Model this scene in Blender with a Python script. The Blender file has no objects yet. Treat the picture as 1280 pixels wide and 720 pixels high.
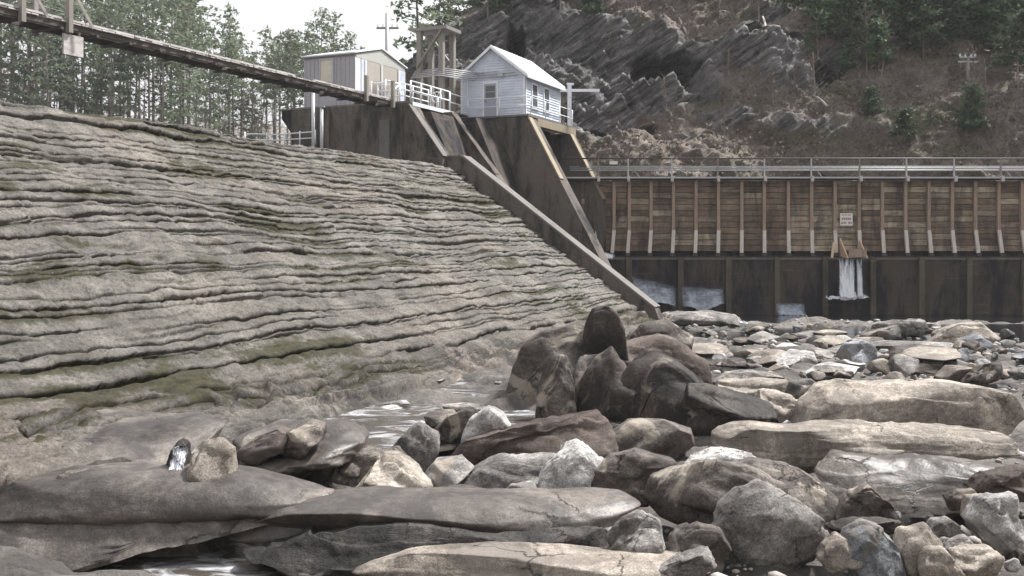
import bpy, math, random, zlib
import numpy as np
from mathutils import Vector, Matrix

# ------------------------------------------------------------------ camera, sky, sun, exposure
scene = bpy.context.scene
COL = scene.collection
F, HX, HY, CAMZ = 1300.0, 640.0, 305.0, 4.2      # focal length in photo pixels, principal column, horizon row, eye height

cam_d = bpy.data.cameras.new('camera')
cam = bpy.data.objects.new('camera', cam_d); COL.objects.link(cam)
cam_d.sensor_width = 36.0
cam_d.lens = 36.0 * F / 1280.0
cam_d.shift_y = -(360.0 - HY) / 1280.0
cam_d.clip_start = 0.1
cam_d.clip_end = 3000.0
cam.location = (0, 0, CAMZ)
cam.rotation_euler = (math.radians(90), 0, 0)
scene.camera = cam

SUN_AZ, SUN_EL = math.radians(58), math.radians(55)      # azimuth clockwise from +Y
world = bpy.data.worlds.new('World'); scene.world = world; world.use_nodes = True
wn, wl = world.node_tree.nodes, world.node_tree.links
wn.clear()
w_sky = wn.new('ShaderNodeTexSky'); w_sky.sky_type = 'NISHITA'; w_sky.sun_disc = False
w_sky.sun_elevation = SUN_EL; w_sky.sun_rotation = SUN_AZ
w_sky.air_density = 1.0; w_sky.dust_density = 4.0; w_sky.ozone_density = 1.0
w_hs = wn.new('ShaderNodeHueSaturation'); w_hs.inputs['Saturation'].default_value = 0.25
w_mix = wn.new('ShaderNodeMix'); w_mix.data_type = 'RGBA'; w_mix.inputs[0].default_value = 0.85
w_mix.inputs[7].default_value = (9.9, 9.95, 10.2, 1)       # even cloud layer over the clear sky
w_bg = wn.new('ShaderNodeBackground'); w_bg.inputs['Strength'].default_value = 0.062
w_out = wn.new('ShaderNodeOutputWorld')
wl.new(w_sky.outputs[0], w_hs.inputs['Color']); wl.new(w_hs.outputs[0], w_mix.inputs[6])
wl.new(w_mix.outputs[2], w_bg.inputs['Color']); wl.new(w_bg.outputs[0], w_out.inputs[0])

sun_d = bpy.data.lights.new('sun', 'SUN'); sun_d.energy = 5.0; sun_d.angle = math.radians(6); sun_d.color = (1.0, 0.98, 0.95)
sun = bpy.data.objects.new('sun', sun_d); COL.objects.link(sun)
sdir = Vector((math.sin(SUN_AZ) * math.cos(SUN_EL), math.cos(SUN_AZ) * math.cos(SUN_EL), math.sin(SUN_EL)))
sun.rotation_euler = (-sdir).to_track_quat('-Z', 'Y').to_euler()
sun.location = (30, 10, 60)

scene.view_settings.view_transform = 'Standard'
scene.view_settings.look = 'None'
scene.view_settings.gamma = 1.0
scene.view_settings.use_curve_mapping = False
scene.view_settings.exposure = 0.9
scene.render.engine = 'CYCLES'
scene.cycles.use_denoising = True
scene.cycles.max_bounces = 6
scene.cycles.transparent_max_bounces = 6

# ------------------------------------------------------------------ helpers
def px(x, y, Y):
    """photo pixel + distance -> world point"""
    return np.array([(x - HX) * Y / F, Y, CAMZ - (y - HY) * Y / F])

# the dam's own axes: s runs along the crest (away to the right), t runs downstream
DX, DY = 0.413, 0.911
C0 = (-15.1, 30.8)
AZ = -math.atan2(DX, DY)
def ST(s, t, z):
    return (C0[0] + DX * s + DY * t, C0[1] + DY * s - DX * t, z)
def toST(X, Y):
    return ((X - C0[0]) * DX + (Y - C0[1]) * DY, (X - C0[0]) * DY - (Y - C0[1]) * DX)

def _hash(ix, iy, iz, seed):
    h = (ix.astype(np.uint32) * np.uint32(374761393) + iy.astype(np.uint32) * np.uint32(668265263)
         + iz.astype(np.uint32) * np.uint32(2147483647 - 58) + np.uint32((seed * 974634777) & 0xffffffff))
    h ^= h >> np.uint32(13); h *= np.uint32(1274126177); h ^= h >> np.uint32(16)
    h *= np.uint32(2246822519); h ^= h >> np.uint32(13)
    return h.astype(np.float64) / 4294967295.0 * 2 - 1
def vnoise(x, y, z=None, seed=0):
    x = np.asarray(x, float); y = np.asarray(y, float)
    z = np.zeros_like(x) if z is None else np.asarray(z, float)
    x, y, z = np.broadcast_arrays(x, y, z)
    fx, fy, fz = np.floor(x), np.floor(y), np.floor(z)
    ix, iy, iz = fx.astype(np.int64) & 0xffffffff, fy.astype(np.int64) & 0xffffffff, fz.astype(np.int64) & 0xffffffff
    a, b, c = x - fx, y - fy, z - fz
    a = a * a * a * (a * (a * 6 - 15) + 10); b = b * b * b * (b * (b * 6 - 15) + 10); c = c * c * c * (c * (c * 6 - 15) + 10)
    def H(i, j, k): return _hash(ix + i, iy + j, iz + k, seed)
    x00 = H(0,0,0) * (1-a) + H(1,0,0) * a; x10 = H(0,1,0) * (1-a) + H(1,1,0) * a
    r0 = x00 * (1-b) + x10 * b
    if not np.any(c): return r0
    x01 = H(0,0,1) * (1-a) + H(1,0,1) * a; x11 = H(0,1,1) * (1-a) + H(1,1,1) * a
    return r0 * (1-c) + (x01 * (1-b) + x11 * b) * c
def fbm(x, y, z=None, seed=0, oct=4, gain=0.5, lac=2.03):
    r, a, f = 0, 1.0, 1.0
    for o in range(oct):
        r = r + a * vnoise(np.asarray(x) * f, np.asarray(y) * f, None if z is None else np.asarray(z) * f, seed + o * 17)
        a *= gain; f *= lac
    return r
def sstep(a, b, x):
    t = np.clip((x - a) / (b - a), 0, 1); return t * t * (3 - 2 * t)

def new_mesh(name, V, faces_idx, k, smooth=True, mats=()):
    """V (n,3), faces_idx (m,k) uniform polygons"""
    me = bpy.data.meshes.new(name)
    V = np.ascontiguousarray(V, dtype=np.float32); Fi = np.ascontiguousarray(faces_idx, dtype=np.int32)
    me.vertices.add(len(V)); me.vertices.foreach_set('co', V.ravel())
    m = len(Fi)
    me.loops.add(m * k); me.loops.foreach_set('vertex_index', Fi.ravel())
    me.polygons.add(m)
    me.polygons.foreach_set('loop_start', np.arange(0, m * k, k, dtype=np.int32))
    me.polygons.foreach_set('loop_total', np.full(m, k, dtype=np.int32))
    me.polygons.foreach_set('use_smooth', np.full(m, smooth, dtype=bool))
    me.update(calc_edges=True); me.validate()
    for mt in mats: me.materials.append(mt)
    return me
def grid_faces(nr, nc, flip=False):
    i = np.arange(nr * nc).reshape(nr, nc)
    q = np.stack([i[:-1, :-1], i[:-1, 1:], i[1:, 1:], i[1:, :-1]], -1).reshape(-1, 4)
    return q[:, ::-1] if flip else q
def add_attr(me, name, vals):
    """per-vertex RGBA"""
    at = me.color_attributes.new(name, 'FLOAT_COLOR', 'POINT')
    v = np.ones((len(me.vertices), 4), np.float32); v[:, :vals.shape[1]] = vals
    at.data.foreach_set('color', v.ravel())
def link(name, me, parent=None, loc=None, rz=None):
    o = bpy.data.objects.new(name, me); COL.objects.link(o)
    if parent is not None: o.parent = parent
    if loc is not None: o.location = loc
    if rz is not None: o.rotation_euler = (0, 0, rz)
    return o
def tag(o, label=None, cat=None, group=None, kind=None):
    if label: o['label'] = label
    if cat: o['category'] = cat
    if group: o['group'] = group
    if kind: o['kind'] = kind
    return o
def empty(name, loc, rz=0.0):
    o = bpy.data.objects.new(name, None); COL.objects.link(o)
    o.location = loc; o.rotation_euler = (0, 0, rz); o.empty_display_size = 0.3
    return o

class MB:
    """collects polygons, builds ONE mesh object"""
    def __init__(s): s.v = []; s.f = []
    def poly(s, pts):
        n = len(s.v); s.v += [tuple(p) for p in pts]; s.f.append(tuple(range(n, n + len(pts)))); return s
    def box(s, a, b):
        x0, y0, z0 = a; x1, y1, z1 = b; n = len(s.v)
        s.v += [(x0,y0,z0),(x1,y0,z0),(x1,y1,z0),(x0,y1,z0),(x0,y0,z1),(x1,y0,z1),(x1,y1,z1),(x0,y1,z1)]
        s.f += [tuple(n + i for i in q) for q in ((0,3,2,1),(4,5,6,7),(0,1,5,4),(1,2,6,5),(2,3,7,6),(3,0,4,7))]; return s
    def beam(s, p, q, w, h, up=(0, 0, 1)):
        p, q = Vector(p), Vector(q); d = (q - p).normalized(); u = Vector(up)
        if abs(d.dot(u)) > 0.98: u = Vector((1, 0, 0))
        r = d.cross(u).normalized(); u = r.cross(d).normalized(); n = len(s.v)
        for c in (p, q):
            for a, b in ((-1,-1),(1,-1),(1,1),(-1,1)):
                s.v.append(tuple(c + r * (a * w / 2) + u * (b * h / 2)))
        s.f += [tuple(n + i for i in qd) for qd in ((3,2,1,0),(4,5,6,7),(0,1,5,4),(1,2,6,5),(2,3,7,6),(3,0,4,7))]; return s
    def tube(s, pts, r, seg=6, cap=True):
        pts = [Vector(p) for p in pts]; n0 = len(s.v); m = len(pts)
        rr = r if isinstance(r, (list, tuple)) else [r] * m
        for i, p in enumerate(pts):
            d = (pts[min(i + 1, m - 1)] - pts[max(i - 1, 0)]).normalized()
            a = Vector((0, 0, 1)) if abs(d.z) < 0.9 else Vector((1, 0, 0))
            x = d.cross(a).normalized(); y = d.cross(x)
            for k in range(seg):
                an = 2 * math.pi * k / seg
                s.v.append(tuple(p + (x * math.cos(an) + y * math.sin(an)) * rr[i]))
        for i in range(m - 1):
            for k in range(seg):
                k2 = (k + 1) % seg
                s.f.append((n0 + i*seg + k, n0 + i*seg + k2, n0 + (i+1)*seg + k2, n0 + (i+1)*seg + k))
        if cap:
            s.f.append(tuple(n0 + k for k in range(seg))[::-1]); s.f.append(tuple(n0 + (m-1)*seg + k for k in range(seg)))
        return s
    def prism(s, poly2, axis, a, b):
        """extrude a 2-D polygon; axis 'y': poly in (x,z) between y=a..b; 'z': poly in (x,y)"""
        n = len(s.v); k = len(poly2)
        for c in (a, b):
            for (u, w) in poly2:
                s.v.append((u, c, w) if axis == 'y' else ((c, u, w) if axis == 'x' else (u, w, c)))
        s.f.append(tuple(range(n, n + k))); s.f.append(tuple(range(n + 2*k - 1, n + k - 1, -1)))
        for i in range(k):
            j = (i + 1) % k
            s.f.append((n + i, n + k + i, n + k + j, n + j))
        return s
    def mesh(s, name, mat, smooth=False):
        me = bpy.data.meshes.new(name); me.from_pydata(s.v, [], s.f); me.update()
        if smooth: me.polygons.foreach_set('use_smooth', [True] * len(me.polygons))
        if mat: me.materials.append(mat)
        import bmesh
        bm = bmesh.new(); bm.from_mesh(me); bmesh.ops.recalc_face_normals(bm, faces=bm.faces); bm.to_mesh(me); bm.free()
        return me
    def build(s, name, mat, parent=None, smooth=False, loc=None, rz=None):
        return link(name, s.mesh(name, mat, smooth), parent, loc, rz)

# ------------------------------------------------------------------ materials
def ramp(nt, stops):
    r = nt.nodes.new('ShaderNodeValToRGB'); e = r.color_ramp.elements
    while len(e) < len(stops): e.new(0.5)
    for i, (p, c) in enumerate(stops):
        e[i].position = p; e[i].color = (*c, 1) if len(c) == 3 else c
    return r
def noise(nt, vec, scale, detail=6, rough=0.6, dist=0.0):
    n = nt.nodes.new('ShaderNodeTexNoise'); n.inputs['Scale'].default_value = scale
    n.inputs['Detail'].default_value = detail; n.inputs['Roughness'].default_value = rough
    n.inputs['Distortion'].default_value = dist
    if vec is not None: nt.links.new(vec, n.inputs['Vector'])
    return n.outputs[0]
def mixc(nt, fac, a, b, mode='MIX'):
    m = nt.nodes.new('ShaderNodeMix'); m.data_type = 'RGBA'; m.blend_type = mode
    for val, i in ((fac, 0), (a, 6), (b, 7)):
        if isinstance(val, (int, float)): m.inputs[i].default_value = val
        elif isinstance(val, (tuple, list)): m.inputs[i].default_value = (*val, 1) if len(val) == 3 else val
        else: nt.links.new(val, m.inputs[i])
    return m.outputs[2]
def math_n(nt, op, a, b=None, clamp=False):
    m = nt.nodes.new('ShaderNodeMath'); m.operation = op; m.use_clamp = clamp
    for val, i in ((a, 0), (b, 1)):
        if val is None: continue
        if isinstance(val, (int, float)): m.inputs[i].default_value = val
        else: nt.links.new(val, m.inputs[i])
    return m.outputs[0]
def mapr(nt, v, a, b, c=0.0, d=1.0):
    m = nt.nodes.new('ShaderNodeMapRange'); m.inputs[1].default_value = a; m.inputs[2].default_value = b
    m.inputs[3].default_value = c; m.inputs[4].default_value = d
    nt.links.new(v, m.inputs[0]); return m.outputs[0]
def base_mat(name):
    m = bpy.data.materials.new(name); m.use_nodes = True; nt = m.node_tree
    return m, nt, nt.nodes['Principled BSDF']
def coords(nt, space='Object', scale=None, rnd=False):
    tc = nt.nodes.new('ShaderNodeTexCoord'); v = tc.outputs[space]
    if rnd:
        oi = nt.nodes.new('ShaderNodeObjectInfo'); mm = nt.nodes.new('ShaderNodeVectorMath'); mm.operation = 'MULTIPLY_ADD'
        nt.links.new(oi.outputs['Random'], mm.inputs[0]); mm.inputs[1].default_value = (37.0, 61.0, 23.0)
        nt.links.new(v, mm.inputs[2]); v = mm.outputs[0]
    if scale:
        mp = nt.nodes.new('ShaderNodeMapping'); mp.inputs['Scale'].default_value = scale
        nt.links.new(v, mp.inputs[0]); v = mp.outputs[0]
    return v
def rot_scale(nt, v, rot, scale):
    a = nt.nodes.new('ShaderNodeMapping'); a.inputs['Rotation'].default_value = rot; nt.links.new(v, a.inputs[0])
    b = nt.nodes.new('ShaderNodeMapping'); b.inputs['Scale'].default_value = scale; nt.links.new(a.outputs[0], b.inputs[0])
    return b.outputs[0]
def bump(nt, bsdf, h, strength, dist):
    b = nt.nodes.new('ShaderNodeBump'); b.inputs['Strength'].default_value = strength; b.inputs['Distance'].default_value = dist
    nt.links.new(h, b.inputs['Height']); nt.links.new(b.outputs[0], bsdf.inputs['Normal'])
def attr(nt, name):
    a = nt.nodes.new('ShaderNodeAttribute'); a.attribute_name = name
    sp = nt.nodes.new('ShaderNodeSeparateColor'); nt.links.new(a.outputs['Color'], sp.inputs[0])
    return a.outputs['Color'], sp.outputs[0], sp.outputs[1], sp.outputs[2]

def rock_mat(name, dark, mid, light, scale=0.9, patch=None, patch_amt=0.0, rough=0.75, vary=0.25, bumpd=0.03):
    m, nt, b = base_mat(name)
    v = coords(nt, 'Object', rnd=True)
    n1 = noise(nt, v, scale, 8, 0.62, 0.6)
    col = ramp(nt, [(0.34, dark), (0.50, mid), (0.66, light)]); nt.links.new(n1, col.inputs[0]); c = col.outputs[0]
    n2 = noise(nt, v, scale * 14, 5, 0.7)
    c = mixc(nt, 0.55, c, mixc(nt, mapr(nt, n2, 0.3, 0.7), (0.3, 0.3, 0.3), (1.6, 1.57, 1.53)), 'MULTIPLY')
    n4 = noise(nt, rot_scale(nt, v, (0.25, 0.25, 0), (1.3, 1.3, 3.6)), scale * 1.3, 8, 0.7, 0.8)
    c = mixc(nt, mapr(nt, n4, 0.50, 0.66, 0.0, 0.6), c, tuple(x * 0.75 for x in dark))
    wv = nt.nodes.new('ShaderNodeVectorMath'); wv.operation = 'MULTIPLY_ADD'; nt.links.new(n4, wv.inputs[0]); wv.inputs[1].default_value = (0.7, 0.5, 0.6); nt.links.new(v, wv.inputs[2])
    n7 = noise(nt, v, 42, 3, 0.7)
    c = mixc(nt, 0.8, c, mixc(nt, mapr(nt, n7, 0.33, 0.67), (0.5, 0.5, 0.5), (1.5, 1.49, 1.47)), 'MULTIPLY')
    vc = nt.nodes.new('ShaderNodeTexVoronoi'); vc.feature = 'DISTANCE_TO_EDGE'; vc.inputs['Scale'].default_value = 1.5 * scale; nt.links.new(wv.outputs[0], vc.inputs['Vector'])
    crack = math_n(nt, 'MULTIPLY', mapr(nt, vc.outputs['Distance'], 0.0, 0.016, 1.0, 0.0), mapr(nt, noise(nt, v, scale * 0.9, 3), 0.54, 0.64))
    c = mixc(nt, math_n(nt, 'MULTIPLY', crack, 0.8), c, tuple(x * 0.4 for x in dark))
    if patch:
        n3 = noise(nt, v, scale * 0.8, 5, 0.65, 1.2)
        c = mixc(nt, mapr(nt, n3, 0.58 - 0.12 * patch_amt, 0.64 - 0.10 * patch_amt, 0.0, 0.85), c, patch)
    oi = nt.nodes.new('ShaderNodeObjectInfo')
    hsv = nt.nodes.new('ShaderNodeHueSaturation'); nt.links.new(c, hsv.inputs['Color'])
    nt.links.new(mapr(nt, oi.outputs['Random'], 0, 1, 1 - vary, 1 + vary), hsv.inputs['Value'])
    nt.links.new(hsv.outputs[0], b.inputs['Base Color'])
    b.inputs['Roughness'].default_value = rough
    b.inputs['Specular IOR Level'].default_value = 0.35 if rough < 0.55 else 0.16
    h = math_n(nt, 'ADD', math_n(nt, 'MULTIPLY', noise(nt, v, scale * 5, 10, 0.68), 0.8), math_n(nt, 'MULTIPLY', n4, 0.5))
    h = math_n(nt, 'SUBTRACT', h, math_n(nt, 'MULTIPLY', crack, 0.8))
    bump(nt, b, h, 1.0, bumpd * 1.6)
    return m

def plain_mat(name, colr, rough=0.6, var=0.2, scale=6, bumps=0.0, metal=0.0, stretch=None, dirt=None, dirt_amt=0.5, objrand=0.0):
    m, nt, b = base_mat(name)
    v = coords(nt, 'Object', stretch, rnd=True)
    n = noise(nt, v, scale, 6, 0.65)
    c = mixc(nt, n, tuple(x * (1 - var) for x in colr), tuple(min(1, x * (1 + var)) for x in colr))
    if dirt:
        n2 = noise(nt, v, scale * 0.35, 6, 0.7, 0.5)
        c = mixc(nt, mapr(nt, n2, 0.48, 0.70, 0.0, dirt_amt), c, dirt)
    if objrand:
        oi = nt.nodes.new('ShaderNodeObjectInfo'); hsv = nt.nodes.new('ShaderNodeHueSaturation'); nt.links.new(c, hsv.inputs['Color'])
        nt.links.new(mapr(nt, oi.outputs['Random'], 0, 1, 1 - objrand, 1 + objrand), hsv.inputs['Value']); c = hsv.outputs[0]
    nt.links.new(c, b.inputs['Base Color'])
    b.inputs['Roughness'].default_value = rough; b.inputs['Metallic'].default_value = metal
    if bumps: bump(nt, b, n, 0.6, bumps)
    return m

def concrete_mat(name, base, stain, stain_lo=0.45, stain_hi=0.62, amt=0.9, pale=(0.3, 0.28, 0.25)):
    m, nt, b = base_mat(name)
    v = coords(nt, 'Object')
    n = noise(nt, v, 1.3, 8, 0.65)
    c = mixc(nt, n, tuple(x * 0.7 for x in base), tuple(x * 1.3 for x in base))
    st = nt.nodes.new('ShaderNodeMapping'); st.inputs['Scale'].default_value = (0.9, 0.9, 0.26); nt.links.new(v, st.inputs[0])
    n2 = noise(nt, st.outputs[0], 0.75, 9, 0.74, 0.15)
    c = mixc(nt, mapr(nt, n2, stain_lo, stain_hi, 0.0, amt), c, stain)
    hb = nt.nodes.new('ShaderNodeMapping'); hb.inputs['Scale'].default_value = (0.35, 0.35, 3.2); nt.links.new(v, hb.inputs[0])
    n3 = noise(nt, hb.outputs[0], 1.4, 4, 0.6)
    c = mixc(nt, mapr(nt, n3, 0.62, 0.72, 0.0, 0.35), c, pale)
    n4 = noise(nt, v, 9, 6, 0.75)
    c = mixc(nt, mapr(nt, n4, 0.66, 0.74, 0.0, 0.5), c, pale)
    nt.links.new(c, b.inputs['Base Color']); b.inputs['Roughness'].default_value = 0.9; b.inputs['Specular IOR Level'].default_value = 0.15
    bump(nt, b, math_n(nt, 'ADD', n4, n3), 0.5, 0.03)
    return m

def leaf_mat(name, c1, c2, trans=0.3):
    m, nt, b = base_mat(name)
    oi = nt.nodes.new('ShaderNodeObjectInfo')
    v = coords(nt, 'Object')
    n = noise(nt, v, 0.9, 4, 0.7)
    c = mixc(nt, mapr(nt, n, 0.3, 0.7), c1, c2)
    hsv = nt.nodes.new('ShaderNodeHueSaturation'); nt.links.new(c, hsv.inputs['Color'])
    nt.links.new(mapr(nt, oi.outputs['Random'], 0, 1, 0.7, 1.3), hsv.inputs['Value'])
    nt.links.new(hsv.outputs[0], b.inputs['Base Color']); b.inputs['Roughness'].default_value = 0.7
    tr = nt.nodes.new('ShaderNodeBsdfTranslucent'); nt.links.new(hsv.outputs[0], tr.inputs[0])
    ms = nt.nodes.new('ShaderNodeMixShader'); ms.inputs[0].default_value = trans
    out = nt.nodes['Material Output']
    nt.links.new(b.outputs[0], ms.inputs[1]); nt.links.new(tr.outputs[0], ms.inputs[2]); nt.links.new(ms.outputs[0], out.inputs[0])
    return m
def vcol_mat(name, rough=0.9, scale=8.0, amt=0.5, bumpd=0.03):
    """per-vertex own colour x fine grain"""
    m, nt, b = base_mat(name)
    c, _, _, _ = attr(nt, 'tint'); v = coords(nt, 'Object')
    n = noise(nt, v, scale, 6, 0.7)
    c = mixc(nt, amt, c, mixc(nt, n, (0.3, 0.3, 0.3), (1.6, 1.6, 1.6)), 'MULTIPLY')
    nt.links.new(c, b.inputs['Base Color']); b.inputs['Roughness'].default_value = rough
    bump(nt, b, n, 0.7, bumpd)
    return m
def water_mat(name, deep, foam_lo, foam_hi, scale, foam=(0.85, 0.87, 0.9), rough=0.06, stretch=(1, 1, 1), waves=0.03):
    m, nt, b = base_mat(name)
    v = coords(nt, 'Object', stretch)
    n = noise(nt, v, scale, 8, 0.68, 0.8)
    f = mapr(nt, n, foam_lo, foam_hi)
    nt.links.new(mixc(nt, f, deep, foam), b.inputs['Base Color'])
    nt.links.new(mapr(nt, f, 0, 1, rough, 0.6), b.inputs['Roughness'])
    b.inputs['IOR'].default_value = 1.33
    bump(nt, b, noise(nt, v, scale * 3.0, 5, 0.6, 0.5), 0.6, waves)
    return m

M = {}
M['slope'] = None
M['boulder_dark'] = rock_mat('dark_brown_rock', (0.012, 0.0105, 0.010), (0.030, 0.0255, 0.0235), (0.072, 0.061, 0.055), 0.55, (0.15, 0.125, 0.105), 0.0, 0.62, 0.12)
M['boulder_brown'] = rock_mat('brown_grey_rock', (0.028, 0.025, 0.023), (0.08, 0.07, 0.065), (0.19, 0.17, 0.155), 0.8, (0.30, 0.265, 0.22), 0.05, 0.75, 0.12)
M['boulder_grey'] = rock_mat('mid_grey_rock', (0.058, 0.055, 0.053), (0.16, 0.152, 0.147), (0.32, 0.308, 0.296), 1.0, (0.34, 0.29, 0.25), 0.05, 0.78, 0.12)
M['boulder_light'] = rock_mat('pale_grey_rock', (0.20, 0.195, 0.195), (0.42, 0.41, 0.405), (0.60, 0.59, 0.575), 1.1, (0.16, 0.15, 0.14), 0.2, 0.8, 0.08)
M['boulder_tan'] = rock_mat('tan_sandstone', (0.11, 0.095, 0.083), (0.26, 0.23, 0.203), (0.41, 0.368, 0.325), 0.7, (0.17, 0.15, 0.135), 0.25, 0.72, 0.12)
M['boulder_red'] = rock_mat('reddish_brown_rock', (0.032, 0.025, 0.023), (0.08, 0.063, 0.056), (0.15, 0.122, 0.11), 0.6, (0.10, 0.085, 0.08), 0.3, 0.75, 0.1)
M['boulder_blue'] = rock_mat('blue_grey_rock', (0.09, 0.094, 0.102), (0.21, 0.22, 0.24), (0.44, 0.46, 0.50), 1.3, (0.14, 0.125, 0.11), 0.3, 0.7, 0.1)
M['ledge_smooth'] = rock_mat('smooth_water_worn_bedrock', (0.036, 0.032, 0.03), (0.092, 0.081, 0.075), (0.20, 0.178, 0.162), 0.5, (0.05, 0.045, 0.043), 0.3, 0.42, 0.06, 0.02)
M['ledge_dark'] = rock_mat('shade_darkened_ledge_rock', (0.02, 0.019, 0.019), (0.048, 0.044, 0.043), (0.10, 0.092, 0.087), 0.9, None, 0, 0.6, 0.05)  # dark layer, deepened to stand for shade under the overhanging ledge
M['pebble'] = vcol_mat('river_gravel', 0.75, 10, 0.6, 0.02)
M['conc_dark'] = concrete_mat('dark_stained_concrete', (0.125, 0.11, 0.098), (0.02, 0.019, 0.02), 0.45, 0.60, 0.9, (0.2, 0.175, 0.15))
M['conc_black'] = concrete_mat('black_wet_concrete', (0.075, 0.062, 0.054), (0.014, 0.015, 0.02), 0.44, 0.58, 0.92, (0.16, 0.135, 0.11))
M['conc_cap'] = concrete_mat('weathered_concrete_coping', (0.165, 0.156, 0.146), (0.07, 0.065, 0.061), 0.5, 0.66, 0.6, (0.36, 0.34, 0.31))
M['conc_tan'] = concrete_mat('tan_concrete_coping', (0.31, 0.265, 0.20), (0.13, 0.11, 0.09), 0.5, 0.66, 0.6, (0.42, 0.37, 0.3))
M['conc_pil'] = concrete_mat('mossy_concrete_pilaster', (0.115, 0.10, 0.08), (0.04, 0.038, 0.034), 0.45, 0.62, 0.7, (0.2, 0.18, 0.13))
M['white'] = plain_mat('white_painted_steel', (0.74, 0.76, 0.80), 0.5, 0.08, 5, dirt=(0.45, 0.44, 0.45), dirt_amt=0.4)
M['siding'] = plain_mat('pale_blue_white_siding_paint', (0.60, 0.65, 0.75), 0.6, 0.07, 2.5, dirt=(0.34, 0.35, 0.40), dirt_amt=0.6)
M['siding_grey'] = plain_mat('lilac_grey_metal_cladding', (0.36, 0.345, 0.375), 0.5, 0.08, 1.2, dirt=(0.27, 0.25, 0.26), dirt_amt=0.5)
M['panel_tan'] = plain_mat('tan_wall_panel', (0.42, 0.385, 0.34), 0.6, 0.1, 1.5, dirt=(0.33, 0.3, 0.27))
M['gable_green'] = plain_mat('pale_green_grey_gable', (0.46, 0.465, 0.43), 0.6, 0.1, 1.5)
M['roof_white'] = plain_mat('white_metal_roof', (0.80, 0.83, 0.88), 0.38, 0.05, 1.5)
M['glass'] = plain_mat('dull_window_glass', (0.10, 0.11, 0.12), 0.15, 0.3, 1.0)
M['glass_pale'] = plain_mat('pale_curtained_glass', (0.55, 0.52, 0.42), 0.25, 0.35, 1.6)
M['door'] = plain_mat('grey_lilac_door_paint', (0.34, 0.35, 0.42), 0.6, 0.12, 3)
M['timber_grey'] = plain_mat('weathered_grey_timber', (0.22, 0.205, 0.185), 0.85, 0.3, 3, 0.01, stretch=(6, 6, 0.6))
M['timber_post'] = plain_mat('brown_timber_post', (0.33, 0.245, 0.19), 0.8, 0.3, 3, 0.01, stretch=(5, 5, 0.5), dirt=(0.12, 0.095, 0.082), dirt_amt=0.7)
M['timber_kick'] = plain_mat('pale_grey_timber_brace', (0.60, 0.55, 0.51), 0.8, 0.2, 3, 0.01, stretch=(5, 5, 0.6), dirt=(0.26, 0.23, 0.21), dirt_amt=0.6)
M['plank'] = plain_mat('old_brown_board', (0.20, 0.148, 0.108), 0.85, 0.6, 2.2, 0.015, stretch=(0.9, 4, 4), dirt=(0.06, 0.047, 0.042), dirt_amt=0.9, objrand=0.35)
M['plank_pale'] = plain_mat('tan_weathered_board', (0.38, 0.325, 0.245), 0.85, 0.4, 2.2, 0.015, stretch=(0.7, 4, 4), dirt=(0.06, 0.05, 0.042), dirt_amt=0.9, objrand=0.35)
def stain_planks(m):
    nt = m.node_tree; b = nt.nodes['Principled BSDF']; src = b.inputs['Base Color'].links[0].from_socket
    ge = nt.nodes.new('ShaderNodeNewGeometry')
    n_ = noise(nt, rot_scale(nt, ge.outputs['Position'], (0, 0, 0), (0.9, 0.9, 0.22)), 0.9, 7, 0.7, 0.3)
    c_ = mixc(nt, mapr(nt, n_, 0.46, 0.62, 0.0, 0.85), src, (0.042, 0.032, 0.028))
    n2_ = noise(nt, rot_scale(nt, ge.outputs['Position'], (0, 0, 0), (1.2, 1.2, 0.4)), 0.6, 5, 0.6)
    c_ = mixc(nt, mapr(nt, n2_, 0.50, 0.68, 0.0, 0.7), c_, (0.19, 0.115, 0.07))
    nt.links.new(c_, b.inputs['Base Color'])
stain_planks(M['plank']); stain_planks(M['plank_pale'])
M['new_wood'] = plain_mat('fresh_yellow_timber', (0.55, 0.40, 0.27), 0.75, 0.15, 3, stretch=(4, 4, 1))
M['steel_dark'] = plain_mat('dark_brown_steel', (0.065, 0.055, 0.05), 0.6, 0.3, 4)
M['steel_grey'] = plain_mat('galvanised_steel', (0.40, 0.40, 0.42), 0.45, 0.15, 4)
M['deck_edge'] = plain_mat('pale_weathered_deck_board', (0.50, 0.47, 0.46), 0.8, 0.2, 3, stretch=(4, 1, 4), dirt=(0.2, 0.17, 0.155), dirt_amt=0.8)
M['bark'] = plain_mat('grey_brown_bark', (0.19, 0.162, 0.148), 0.9, 0.35, 3, 0.03, stretch=(3, 3, 0.6), objrand=0.3)
M['bark_pale'] = plain_mat('pale_dead_wood', (0.46, 0.43, 0.40), 0.9, 0.2, 3, 0.02)
M['pine'] = leaf_mat('pine_needles', (0.10, 0.128, 0.082), (0.165, 0.195, 0.125), 0.5)  # lightened so the colour carries the pale veil over the far wood
M['pine_hill'] = leaf_mat('dusty_pine_needles', (0.05, 0.08, 0.045), (0.10, 0.14, 0.07), 0.35)
M['understorey'] = leaf_mat('scrub_leaves', (0.07, 0.085, 0.045), (0.13, 0.12, 0.07))
M['twig'] = plain_mat('bare_grey_twig', (0.14, 0.115, 0.10), 0.9, 0.3, 2)
M['litter'] = vcol_mat('leaf_litter', 0.95, 4, 0.4, 0.01)
M['sign'] = plain_mat('white_sign_board', (0.74, 0.68, 0.66), 0.6, 0.06, 4)
M['sign_ink'] = plain_mat('faded_sign_ink', (0.30, 0.22, 0.20), 0.7, 0.2, 8)
M['pool'] = water_mat('dark_pool_water', (0.012, 0.013, 0.015), 0.70, 0.80, 0.5, rough=0.07, stretch=(0.4, 1.5, 1), waves=0.02)
M['stream'] = water_mat('shallow_stream_water', (0.06, 0.052, 0.045), 0.50, 0.80, 1.2, (0.72, 0.74, 0.78), 0.10, (0.9, 1.4, 1), 0.06)
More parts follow.
